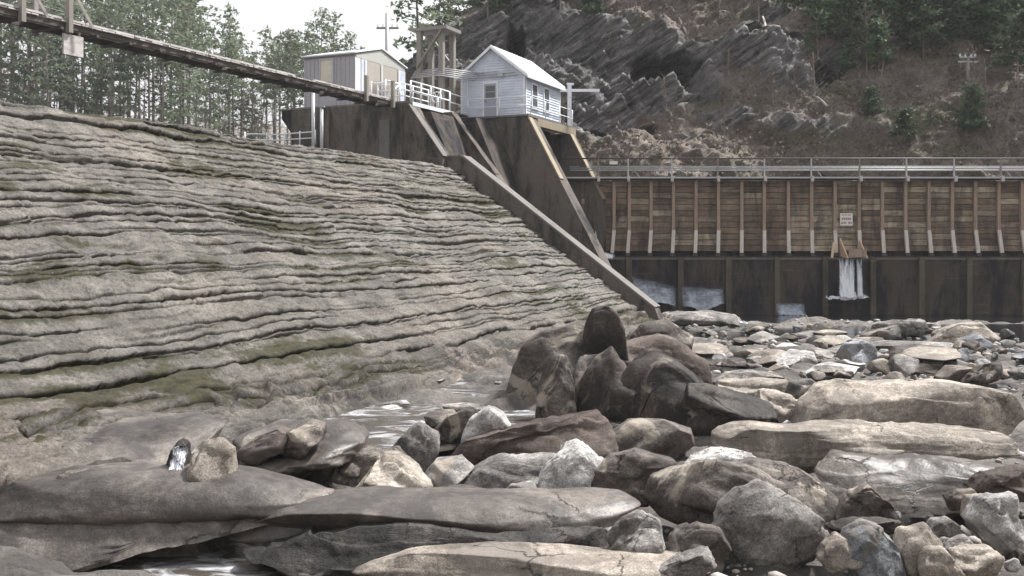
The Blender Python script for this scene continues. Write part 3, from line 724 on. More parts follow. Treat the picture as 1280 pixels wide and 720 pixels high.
for sx in (-1, 1):
    x0 = cw / 2; x1 = cw / 2 + sx * (cw / 2 + ov); zr = cr; ze = cr - (cr - ch) * (cw / 2 + ov) / (cw / 2)
    rf = MB().prism([(x0, zr), (x1, ze), (x1, ze + 0.07), (x0, zr + 0.07)], 'y', -0.32, cl + 0.3).build('roof_panel', M['roof_white'], cott)
    for j in range(9):
        yy = -0.25 + j * (cl + 0.5) / 8
        MB().prism([(x0, zr + 0.071), (x1, ze + 0.071), (x1, ze + 0.10), (x0, zr + 0.10)], 'y', yy, yy + 0.03).build('seam', M['roof_white'], rf)
    MB().prism([(x0, zr - 0.14), (x1, ze - 0.14), (x1, ze - 0.003), (x0, zr - 0.003)], 'y', -0.36, -0.30).build('barge_board', M['white'], cott)
MB().box((cw + ov - 0.03, -0.30, ze - 0.17), (cw + ov + 0.03, cl + 0.28, ze + 0.0)).build('gutter', M['white'], cott)
dr = MB().box((1.62, -0.07, 0.02), (2.46, -0.045, 2.05)).build('door', M['door'], cott)
MB().box((1.72, -0.080, 1.15), (2.36, -0.071, 1.92)).build('pane', M['glass'], dr)
MB().box((1.72, -0.082, 1.52), (2.36, -0.0805, 1.56)).build('muntin', M['door'], dr)
MB().box((1.68, -0.11, 0.98), (1.75, -0.071, 1.03)).build('handle', M['steel_dark'], dr)
for (a0, a1, b0, b1) in ((1.52, 1.62, 0, 2.15), (2.46, 2.56, 0, 2.15), (1.62, 2.46, 2.05, 2.15)):
    MB().box((a0, -0.085, b0), (a1, -0.045, b1)).build('door_trim', M['white'], cott)
for yc in (1.35, 3.25):
    wf = MB()
    for (a0, a1, b0, b1) in ((-.48, -.38, .55, 2.1), (.38, .48, .55, 2.1), (-.38, .38, 2.0, 2.1), (-.38, .38, .55, .64), (-.38, .38, 1.29, 1.35)):
        wf.box((cw + 0.04, yc + a0, b0), (cw + 0.085, yc + a1, b1))
    w_ = wf.build('window', M['white'], cott)
    for (b0, b1) in ((.64, 1.29), (1.35, 2.0)): MB().box((cw + 0.045, yc - .38, b0), (cw + 0.06, yc + .38, b1)).build('pane', M['glass'], w_)
    MB().box((cw + 0.04, yc - .54, .49), (cw + 0.12, yc + .54, .55)).build('sill', M['white'], w_)
for (z, x0, x1, rr) in ((2.42, 0.3, 3.9, 0.035), (2.58, 1.2, 3.7, 0.03), (2.72, 0.9, 2.6, 0.03)):
    MB().tube([(x0, -0.14, z), ((x0 + x1) / 2, -0.15, z + 0.03), (x1, -0.14, z + 0.05)], rr).build('conduit', M['steel_grey'], cott)
MB().box((2.6, -0.2, 2.42), (2.95, -0.08, 2.66)).build('meter_box', M['steel_grey'], cott)
MB().tube([(0.5, -0.12, 0.0), (0.5, -0.12, 2.45)], 0.025).build('conduit', M['white'], cott)

# ------------------------------------------------------------------ metal-clad gate shed
gw, gl, gh, gr = 3.55, 5.7, 3.05, 3.75
shed = empty('gate_shed', ST(29.0, -6.5 - gw, 12.12), AZ)
tag(shed, 'lilac grey metal shed with tan side panels at the end of the footbridge', 'shed')
MB().prism([(0, 0), (gl, 0), (gl, gh), (gl / 2, gr), (0, gh)], 'x', 0, gw).build('wall', M['siding_grey'], shed)
for j in range(12):
    x = 0.1 + j * (gw - 0.2) / 11
    if 1.15 < x < 2.05: continue
    MB().box((x, -0.035, 0.0), (x + 0.05, -0.002, gh - 0.1)).build('rib', M['siding_grey'], shed)
wf = MB()
for (a0, a1, b0, b1) in ((1.1, 1.2, 1.45, 2.9), (2.0, 2.1, 1.45, 2.9), (1.2, 2.0, 2.8, 2.9), (1.2, 2.0, 1.45, 1.55)): wf.box((a0, -0.06, b0), (a1, -0.004, b1))
w_ = wf.build('window', M['steel_grey'], shed); MB().box((1.2, -0.03, 1.55), (2.0, -0.01, 2.8)).build('pane', M['glass_pale'], w_)
MB().box((-0.1, -0.13, gh - 0.06), (gw + 0.05, 0.0, gh + 0.10)).build('eave_board', M['timber_grey'], shed)
MB().prism([(-0.15, gh + 0.02), (gl / 2, gr + 0.03), (gl + 0.15, gh + 0.02), (gl + 0.15, gh + 0.09), (gl / 2, gr + 0.11), (-0.15, gh + 0.09)], 'x', -0.12, gw + 0.1).build('roof_panel', M['roof_white'], shed)
MB().prism([(0.12, gh - 0.18), (gl - 0.12, gh - 0.18), (gl - 0.12, gh - 0.02), (gl / 2, gr - 0.04), (0.12, gh - 0.02)], 'x', gw + 0.002, gw + 0.03).build('gable_board', M['gable_green'], shed)
for (a0, a1, mt) in ((0.0, 0.55, 'white'), (0.65, 1.0, 'siding'), (1.1, 2.75, 'panel_tan'), (3.0, 4.75, 'panel_tan'), (4.9, 5.68, 'siding')):
    MB().box((gw + 0.003, a0, 0.02), (gw + 0.025, a1, gh - 0.2)).build('wall_panel', M[mt], shed)
for y in (1.0, 2.78, 4.78): MB().box((gw + 0.026, y, 0.0), (gw + 0.07, y + 0.14, gh - 0.2)).build('mullion', M['white'], shed)
o = MB()
for j in range(3): o.box((-0.02, -0.02, -1.3 + j * 0.42), (gw * 0.96, 0.0, -0.92 + j * 0.42))
o.build('lower_cladding', M['siding_grey'], shed)

# ------------------------------------------------------------------ railings
def railing(pts, h, nposts, rails, r, mat, label, name='railing', group=None, postr=None, cat='railing'):
    """pts: list of world points along the foot; posts spread by length, rails at the listed heights"""
    pts = [Vector(p) for p in pts]; e = empty(name, tuple(pts[0])); o0 = pts[0]
    segs = [(pts[i + 1] - pts[i]).length for i in range(len(pts) - 1)]; tot = sum(segs)
    for j in range(nposts):
        d = tot * j / (nposts - 1); i = 0
        while i < len(segs) - 1 and d > segs[i]: d -= segs[i]; i += 1
        p = pts[i].lerp(pts[i + 1], min(1, d / segs[i])) - o0
        MB().tube([p, p + Vector((0, 0, h))], postr or r * 1.15, 6).build('post', mat, e, True)
    for z in rails:
        MB().tube([p - o0 + Vector((0, 0, z)) for p in pts], r, 6).build('rail', mat, e, True)
    tag(e, label, cat, group); return e
railing([ST(28.1, -2.3, 12.1), ST(32.7, -2.3, 12.1)], 1.12, 5, (1.1, 0.58), 0.045, M['white'], 'bright white railing on the deck edge above the shed pier slope', group='white railings')
railing([ST(28.4, -4.6, 12.1), ST(28.4, -2.9, 12.1), ST(31.2, -2.9, 12.1)], 1.05, 6, (1.03, 0.7, 0.36), 0.04, M['white'], 'second white railing in front of the tan shed wall', group='white railings')
railing([ST(32.75, -2.3, 12.05), ST(35.5, -2.3, 12.02), ST(35.5, 1.5, 12.02), ST(43.0, 1.5, 12.02)], 1.1, 7, (1.08, 0.55), 0.028, M['white'], 'thin white railing running round the front of the cottage', group='white railings', postr=0.035)
railing([tuple(px(306, 183, 61)), tuple(px(346, 184, 61)), tuple(px(394, 181, 59))], 0.85, 5, (0.74, 0.4), 0.04, M['white'], 'low white railing beyond the rock crest left of the piers', group='white railings')
# bracing of the footbridge gate near the shed
e = empty('access_gate', ST(26.6, -3.0, 12.05), AZ)
for (p, q) in (((0, 0, 0), (0, 0, 1.05)), ((0, 1.5, 0), (0, 1.5, 1.05)), ((0, 0, 1.02), (0, 1.5, 1.02)), ((0, 0, 0.05), (0, 1.5, 1.0)), ((-0.9, 0, 0.9), (0, 0, 0.9)), ((-0.9, 0, 0), (-0.9, 0, 1.0))):
    MB().tube([p, q], 0.04).build('bar', M['white'], e, True)
tag(e, 'white braced gate where the footbridge meets the shed deck', 'gate')
# hand wheel on a stand
e = empty('valve_wheel', ST(32.3, -2.9, 12.1), AZ)
MB().tube([(0, 0, 0), (0, 0, 0.75)], [0.09, 0.06]).build('stand', M['white'], e, True)
MB().tube([(0.32 * math.cos(i * math.pi / 8), -0.1, 0.75 + 0.32 * math.sin(i * math.pi / 8)) for i in range(17)], 0.03, 6, False).build('rim', M['white'], e, True)
for i in range(3):
    c, s_ = 0.32 * math.cos(i * math.pi / 3), 0.32 * math.sin(i * math.pi / 3)
    MB().tube([(-c, -0.1, 0.75 - s_), (c, -0.1, 0.75 + s_)], 0.018).build('spoke', M['white'], e)
tag(e, 'white hand wheel on a stand at the deck railing', 'valve wheel')
# davit post with arm right of the cottage
e = empty('davit_post', ST(42.6, 1.45, 12.0), 0)
MB().box((-0.13, -0.13, 0), (0.13, 0.13, 2.75)).build('post', M['white'], e)
MB().box((-1.5, -0.06, 2.30), (2.0, 0.06, 2.48)).build('arm', M['white'], e)
MB().box((-0.18, -0.16, 2.751), (0.28, 0.16, 2.87)).build('cap', M['white'], e)
tag(e, 'white steel post with a long horizontal arm right of the cottage', 'post')

# ------------------------------------------------------------------ X-braced timber tower, pipe rack, pole
e = empty('timber_tower', ST(33.2, -4.6, 12.1), AZ)
for x in (0, 1.5):
    for y in (0, 1.4): MB().box((x - 0.15, y - 0.15, 0), (x + 0.15, y + 0.15, 4.95)).build('post', M['timber_grey'], e)
MB().box((-0.45, -0.25, 4.951), (1.95, 1.65, 5.15)).build('cap', M['timber_grey'], e)
MB().beam((-0.1, -0.19, 2.75), (1.6, -0.19, 4.9), 0.10, 0.22, (0, 1, 0)).build('brace', M['timber_grey'], e)
MB().beam((1.6, 1.6, 2.75), (-0.1, 1.6, 4.9), 0.10, 0.22, (0, 1, 0)).build('brace', M['timber_grey'], e)
tag(e, 'grey timber tower with X bracing between the shed and the cottage', 'tower')
e = empty('pipe_rack', ST(32.9, -4.9, 14.2), AZ)
for i in range(5):
    yy = -0.1 + 0.12 * i; zz = 0.12 * i
    MB().tube([(-0.1, yy, zz), (1.85, yy, zz + 0.05), (3.0 + 0.1 * i, yy + 2.4, zz)], 0.035).build('pipe', M['steel_grey'], e, True)
for x in (0.0, 1.6): MB().box((x - 0.05, -0.2, -0.2), (x + 0.05, 0.5, -0.1)).build('bracket', M['timber_grey'], e)
tag(e, 'bundle of grey conduits bent around the timber tower to the cottage gable', 'pipes')
p = px(484, 140, 73)
e = empty('utility_pole', (p[0], 73, 10.0))
MB().tube([(0, 0, 0), (0, 0, 10.4)], [0.2, 0.14], 8).build('pole', M['steel_grey'], e, True)
MB().box((-0.75, -0.08, 9.3), (0.8, 0.08, 9.42)).build('crossarm', M['timber_grey'], e)
for x in (-0.65, -0.3, 0.35, 0.7): MB().tube([(x, 0, 9.42), (x, 0, 9.62)], 0.05).build('insulator', M['white'], e)
tag(e, 'slim grey utility pole with one crossarm rising behind the shed', 'utility pole')
p = hill_at(1208, 106)
e = empty('utility_pole', (p[0], p[1] - 0.3, p[2] - 0.4))
MB().tube([(0, 0, 0), (0, 0, 2.4)], [0.16, 0.13], 8).build('pole', M['timber_grey'], e, True)
for z, w in ((2.05, 0.75), (2.4, 0.6)): MB().box((-w, -0.1, z), (w, 0.1, z + 0.12)).build('crossarm', M['steel_grey'], e)
for x in (-0.6, -0.2, 0.25, 0.55): MB().tube([(x, 0, 2.5), (x, 0, 2.72)], 0.07).build('insulator', M['white'], e)
tag(e, 'short pole with two pale crossarms standing on the brown hillside', 'utility pole')

# ------------------------------------------------------------------ footbridge along the crest
fb = empty('footbridge', ST(-20, -4.2, 12.0), AZ)
tag(fb, 'long narrow timber footbridge running above the rock crest to the shed', 'footbridge')
L = 47.6
for x in (0.05, 1.15): MB().box((x - 0.06, 0, -0.20), (x + 0.06, L, 0.0)).build('stringer', M['steel_dark'], fb)
ncross = 30
for j in range(ncross):
    y = 0.8 + j * (L - 1.2) / (ncross - 1); MB().box((-0.12, y - 0.06, -0.29), (1.36, y + 0.06, -0.205)).build('cross_beam', M['steel_dark'], fb)
rr = random.Random(5)
pl_me = MB().box((-0.05, -0.14, 0.002), (1.28, 0.14, 0.05)).mesh('plank', M['deck_edge'])
for j in range(int(L / 0.31)):
    if rr.random() < 0.04: continue
    o = link('plank', pl_me, fb, (rr.uniform(-0.04, 0.05), 0.16 + j * 0.31, rr.uniform(0, 0.01)), rr.uniform(-0.01, 0.01))
y = 0.0
while y < L - 1:                                                     # pale kerb timbers on little blocks
    l_ = rr.uniform(1.2, 2.4); l_ = min(l_, L - y)
    if rr.random() < 0.92: MB().box((1.18, y + 0.03, 0.075), (1.28, y + l_ - 0.03, 0.15)).build('kerb', M['deck_edge'], fb)
    MB().box((1.17, y, 0.051), (1.29, y + 0.16, 0.0745)).build('kerb_block', M['steel_dark'], fb)
    y += l_
for yb, far, hh in ((23.16, 0, 1.45), (25.14, 0, 1.45), (24.9, 1, 1.5), (44.5, 0, 1.0), (47.2, 0, 1.1)):
    x = 1.32 if not far else -0.1
    MB().box((x - 0.09, yb - 0.09, -0.35), (x + 0.09, yb + 0.09, hh)).build('post', M['timber_grey'], fb)
    if yb < 40 and not far: MB().beam((x + 0.05, yb + 0.08, 1.2), (x + 0.35, yb + 0.75, -0.1), 0.09, 0.09).build('brace', M['deck_edge'], fb)
for z in (0.75, 1.15): MB().tube([(-0.1, 0, z), (-0.1, 19, z + 0.1), (-0.1, 27, z - 0.05)], 0.018).build('rail_wire', M['steel_dark'], fb)
# panel hung under the footbridge, bottom-left of the frame's bridge
c = px(84, 52, 37.0); s0, t0 = toST(c[0], c[1])
e = empty('gauge_board', ST(s0, -2.95, 11.6), AZ)
MB().box((-0.04, -0.44, -0.72), (0.04, 0.44, 0.0)).build('board', M['deck_edge'], e)
for y in (-0.34, 0.34): MB().box((-0.06, y - 0.05, -0.2), (-0.041, y + 0.05, 0.25)).build('hanger', M['steel_dark'], e)
tag(e, 'pale square board hanging under the footbridge', 'board')
for (x, y0, y1, lab) in ((391.5, 112, 190, 'white pipe post under the footbridge end'), (402, 134, 190, 'shorter pale post beside the white pipe post')):
    p = px(x, y0, 55.0); q = px(x, y1, 55.0)
    e = empty('support_post', tuple(q))
    hh = p[2] - q[2]
    MB().tube([(0, 0, 0), (0, 0, hh)], 0.085, 8).build('pipe', M['white'], e, True)
    MB().box((-0.16, -0.16, hh + 0.001), (0.16, 0.16, hh + 0.06)).build('cap_plate', M['steel_grey'], e)
    tag(e, lab, 'post')

# ------------------------------------------------------------------ timber wall with lower concrete wall
YW = 68.0; K = YW / F
def wx(x): return (x - HX) * K
def wz(y): return CAMZ - (y - HY) * K
posts = [727, 746, 767, 786, 813, 841, 869, 897, 926, 954, 984, 1013, 1042, 1072, 1101, 1130, 1159, 1188, 1217, 1246, 1275, 1304, 1333, 1362, 1391]
tw = empty('timber_wall', (wx(1000), YW, wz(316)))
tag(tw, 'high brown plank wall with upright posts across the river', 'wall')
OX, OZ = wx(1000), wz(316)
npl = 12; hz = (wz(226) - wz(314)) / npl
rr = random.Random(11); cache = {}
MB().box((wx(700) - OX, 0.14, 0.1), (wx(1400) - OX, 0.5, wz(226) - OZ)).build('backing', M['steel_dark'], tw)
MB().box((wx(700) - OX, 0.35, -0.6), (wx(1400) - OX, 0.55, 0.098)).build('backing', M['conc_black'], tw)  # black strip standing in for the shade in the gap below the boards
for i in range(len(posts) - 1):
    x0, x1 = wx(posts[i]) - OX, wx(posts[i + 1]) - OX
    w = round(x1 - x0, 1)
    for j in range(npl):
        key = (w, rr.randrange(3))
        if key not in cache:
            cache[key] = MB().box((-w / 2, -0.05, 0.018), (w / 2, 0.08, hz - 0.018)).mesh('plank', M['plank'])
            cache[key, 1] = MB().box((-w / 2, -0.05, 0.018), (w / 2, 0.08, hz - 0.018)).mesh('plank', M['plank_pale'])
        pale = (980 < posts[i] < 1050 and j < 8) or (rr.random() < (0.42 if posts[i] > 1090 else 0.16))
        o = link('plank', cache[key, 1] if pale else cache[key], tw, ((x0 + x1) / 2, rr.uniform(-0.02, 0.03), 0.1 + j * hz))
for xp in posts:
    if xp < 740: continue
    x = wx(xp) - OX; lean = (xp - 1005) * K * 0.011
    MB().box((x - 0.10, -0.34, wz(289) - OZ + 0.0), (x + 0.10, -0.09, wz(227) - OZ)).build('post', M['timber_post'], tw)
    MB().beam((x, -0.30, wz(288) - OZ), (x + lean, -0.42, wz(316) - OZ), 0.22, 0.17, (0, 1, 0)).build('brace', M['timber_kick'], tw)
    MB().box((x + lean - 0.14, -0.6, wz(320) - OZ), (x + lean + 0.14, -0.25, wz(316.5) - OZ)).build('foot_block', M['steel_dark'], tw)
# walkway and rails on top
wk = empty('wall_walkway', (wx(1000), YW, wz(222)))
tag(wk, 'metal walkway with pipes and rails along the top of the plank wall', 'walkway')
ZO = wz(222)
MB().box((wx(706) - OX, -0.75, -0.14), (wx(1400) - OX, 0.75, -0.05)).build('deck', M['steel_dark'], wk)
MB().box((wx(706) - OX, -0.82, -0.10), (wx(1400) - OX, -0.755, 0.0)).build('edge_strip', M['steel_grey'], wk)
MB().tube([(wx(690) - OX, -0.55, wz(199) - ZO), (wx(1400) - OX, -0.55, wz(199) - ZO)], 0.055).build('rail', M['steel_dark'], wk, True)
for yy, r_, mt, yd in ((208, 0.03, 'steel_grey', 0.1), (210.5, 0.04, 'steel_grey', -0.2), (213.5, 0.045, 'steel_grey', -0.5)):
    MB().tube([(wx(712) - OX, yd, wz(yy) - ZO), (wx(1400) - OX, yd, wz(yy) - ZO)], r_).build('pipe', M[mt], wk, True)
for i, xp in enumerate([747, 784, 838, 895, 953, 1011, 1071, 1129, 1188, 1246, 1305, 1363]):
    x = wx(xp) - OX
    MB().box((x - 0.045, -0.6, -0.05), (x + 0.045, -0.5, wz(199) - ZO)).build('post', M['steel_grey' if i % 3 else 'timber_grey'], wk)
    MB().box((x - 0.09, -0.92, -0.30), (x + 0.09, -0.60, 0.06)).build('bracket', M['deck_edge'], wk)
    if i % 4 == 1: MB().beam((x + 0.4, -0.4, 0.45), (x + 0.8, -0.4, -0.02), 0.05, 0.05).build('strut', M['steel_grey'], wk)
p = px(767, 203.5, YW - 0.6)
o = MB().box((-0.26, -0.02, -0.10), (0.26, 0.02, 0.10)).build('notice_plate', M['sign'], None, loc=tuple(p)); tag(o, 'tiny blank white plate on the walkway rail near the far pier', 'plate')
# lower concrete wall
lw = empty('lower_wall', (wx(1000), YW, -1.0))
tag(lw, 'black stained concrete wall of panels and pilasters below the plank wall', 'wall')
LO = -1.0
pil = [731, 784, 848, 907, 967, 1026, 1085, 1145, 1204, 1272, 1332, 1392]
ytop = wz(322) - LO
for i in range(len(pil) - 1):
    x0, x1 = wx(pil[i]) - OX, wx(pil[i + 1]) - OX
    MB().box((x0 + 0.18, -0.78, 0), (x1 - 0.18, 0.5, ytop - 0.12)).build('panel', M['conc_black'], lw)
    MB().box((x0 + 0.18, -0.86, ytop - 0.119), (x1 - 0.18, 0.5, ytop)).build('sill', M['conc_cap'], lw)
for xp in pil:
    x = wx(xp) - OX
    MB().box((x - 0.177, -1.02, 0), (x + 0.177, 0.5, ytop + 0.02)).build('pilaster', M['conc_pil'], lw)
o = MB().box((wx(700) - OX, -0.9, ytop + 0.021), (wx(1400) - OX, 0.7, ytop + 0.06)).build('ledge', M['conc_pil'], lw)
# sign, chute, boards, falling water
e = empty('warning_sign', (wx(1057), YW - 0.14, wz(282)))
MB().box((-0.41, -0.02, 0), (0.41, 0.02, 0.80)).build('board', M['sign'], e)
for (z0, z1, spans) in ((0.66, 0.72, ((-.30, .06), (.10, .30))), (0.36, 0.52, ((-.30, -.20), (-.17, -.08), (-.05, .05), (.08, .17), (.20, .29))), (0.10, 0.25, ((-.33, -.22), (-.19, -.10), (-.07, 0.0), (.12, .22), (.25, .34)))):
    for (a0, a1) in spans:
        MB().box((a0, -0.024, z0), (a1, -0.0205, z1)).build('lettering', M['sign_ink'], e)
tag(e, 'square white sign with faded lettering on the plank wall above the chute', 'sign')
ch_ = empty('timber_chute', (wx(1060), YW - 0.9, wz(322)))
for sx in (-1, 1):
    MB().prism([(-1.0, 0.0), (-0.9, 0.12), (0.55, 1.25), (0.75, 1.25), (0.75, 0.0)], 'x', sx * 0.62 - 0.04, sx * 0.62 + 0.04).build('side_board', M['new_wood'], ch_)
MB().box((-0.575, -0.95, 0.0), (0.575, 0.75, 0.06)).build('floor_board', M['timber_post'], ch_)
MB().box((-0.57, -1.0, 0.06), (0.57, -0.93, 0.55)).build('front_board', M['timber_post'], ch_)
tag(ch_, 'small timber chute with fresh yellow sides below the white sign', 'chute')
e = MB().beam((wx(1034), YW - 1.0, wz(322)), (wx(1038), YW - 0.75, wz(303)), 0.16, 0.06, (0, 1, 0)).build('loose_board', M['new_wood'])
tag(e, 'loose pale board leaning on the plank wall left of the chute', 'board')

def film_mat(name, deep, pale, lo, hi, streak, alpha_hi, ragged):
    """thin sliding or falling water: frothy towards its lower edge, ragged and see-through at its borders"""
    m, nt, b = base_mat(name)
    _, edge, down, _ = attr(nt, 'flow'); v = coords(nt, 'Object', streak)
    n = noise(nt, v, 2.0, 8, 0.7, 0.6)
    f = mapr(nt, math_n(nt, 'ADD', n, math_n(nt, 'MULTIPLY', down, 0.25)), lo, hi)
    nt.links.new(mixc(nt, f, deep, pale), b.inputs['Base Color'])
    b.inputs['Roughness'].default_value = 0.25; b.inputs['IOR'].default_value = 1.33
    al = mapr(nt, math_n(nt, 'ADD', edge, math_n(nt, 'MULTIPLY', math_n(nt, 'SUBTRACT', n, 0.5), ragged)), 0.10, 0.75, 0.0, alpha_hi)
    nt.links.new(al, b.inputs['Alpha'])
    bump(nt, b, n, 0.6, 0.03)
    return m
M['foam'] = film_mat('white_falling_water', (0.34, 0.38, 0.46), (0.88, 0.90, 0.96), 0.38, 0.66, (3.5, 3.5, 0.35), 0.92, 2.2)
M['film'] = film_mat('thin_sliding_water', (0.16, 0.18, 0.22), (0.66, 0.72, 0.84), 0.50, 1.0, (0.7, 0.7, 1.6), 0.85, 0.6)
def water_fall(name, xs, ytop_, ybot, Yf, bulge, mat, label, seed, spread=0.0, cat='waterfall', ragged=1.0):
    nx, nz = 70, 36
    u = np.linspace(0, 1, nx); w = np.linspace(0, 1, nz); U, W = np.meshgrid(u, w)
    yt = np.interp(U, np.linspace(0, 1, len(ytop_)), ytop_); yb = np.interp(U, np.linspace(0, 1, len(ybot)), ybot)
    yb = yb + ragged * fbm(U * 14, U * 0, seed=seed + 50, oct=3)
    pxx = xs[0] + U * (xs[1] - xs[0]); pxx = pxx + (U - 0.5) * spread * W ** 3
    pyy = yt + (yb - yt) * W
    Yq = Yf - bulge * W ** 1.6
    Xw = (pxx - HX) * Yf / F; Zw = CAMZ - (pyy - HY) * Yf / F
    Yq = Yq + 0.05 * fbm(U * 12 + seed, W * 3, seed=seed, oct=3)
    P = np.stack([Xw, Yq, Zw], -1).reshape(-1, 3)
    me = new_mesh(name, P, grid_faces(nz, nx)[:, ::-1], 4, True, [mat])
    edge = np.minimum(np.minimum(U, 1 - U) * 4, np.minimum(W * 2.2 + 0.05, (1 - W) * 14 + 0.3)).clip(0, 1)
    add_attr(me, 'flow', np.stack([edge.ravel(), W.ravel(), W.ravel() * 0], -1))
    o = link(name, me)
    sd_ = o.modifiers.new('thickness', 'SOLIDIFY'); sd_.thickness = 0.04
    tag(o, label, cat); return o
water_fall('waterfall', (1049, 1068), (323, 322, 323), (371, 373, 372), YW - 1.95, 0.2, M['foam'], 'wider white strand of water dropping from the timber chute', 5, 5)
water_fall('waterfall', (1071, 1077), (323, 322, 323), (371, 371, 370), YW - 1.95, 0.2, M['foam'], 'thin white strand of water right of the wider one under the chute', 15, 3)
water_fall('splash_sheet', (1031, 1086), (369, 370, 367), (373, 374, 371), YW - 1.7, 0.35, M['foam'], 'frothy splash line at the foot of the chute waterfall', 6)
water_fall('water_film', (787, 846), (343, 350, 356), (368, 377, 382), YW - 1.08, 0.5, M['film'], 'large pale film of water sliding down the lower wall at the left', 7)
water_fall('water_film', (850, 906), (357, 357, 360), (380, 388.5, 377), YW - 1.08, 0.5, M['film'], 'curved pale film of water on the second lower wall panel', 8)
water_fall('water_film', (968, 1007), (379, 378, 378), (393, 394, 394), YW - 1.08, 0.4, M['film'], 'small pale film of water low on the wall below the tan boards', 9)
water_fall('water_film', (742, 768), (316, 315, 317), (321, 322, 322), YW - 1.2, 0.3, M['foam'], 'white trickle on the ledge where the wall meets the curb', 10)
water_fall('cascade', (908, 937), (395, 399, 404), (407, 409, 408), 54.0, 0.5, M['foam'], 'bright white cascade at the end of the rock shelf by the dark pool', 11)
water_fall('cascade', (219, 232), (560, 557, 559), (580, 588, 582), 15.95, 0.25, M['foam'], 'thin white trickle beside the small boulder on the left bedrock', 12)

# ------------------------------------------------------------------ boulders
import bmesh
_ico = {}
def ico(sub):
    if sub not in _ico:
        bm = bmesh.new(); bmesh.ops.create_icosphere(bm, subdivisions=sub, radius=1.0)
        bm.verts.ensure_lookup_table()
        v = np.array([tuple(x.co) for x in bm.verts]); f = np.array([[q.index for q in x.verts] for x in bm.faces]); bm.free()
        _ico[sub] = (v, f)
    return _ico[sub]
def outline_radius(poly, th):
    """distance from the origin to a closed outline in each direction (outermost hit)"""
    R = np.zeros_like(th); dx, dz = np.cos(th), np.sin(th); n = len(poly)
    for i in range(n):
        x1, z1 = poly[i]; x2, z2 = poly[(i + 1) % n]; ex, ez = x2 - x1, z2 - z1
        den = dx * ez - dz * ex
        with np.errstate(divide='ignore', invalid='ignore'):
            tt_ = (x1 * ez - z1 * ex) / den; uu = (x1 * dz - z1 * dx) / den
        ok = (np.abs(den) > 1e-9) & (tt_ > 0) & (uu >= -1e-6) & (uu <= 1 + 1e-6)
        R = np.where(ok, np.maximum(R, tt_), R)
    return R
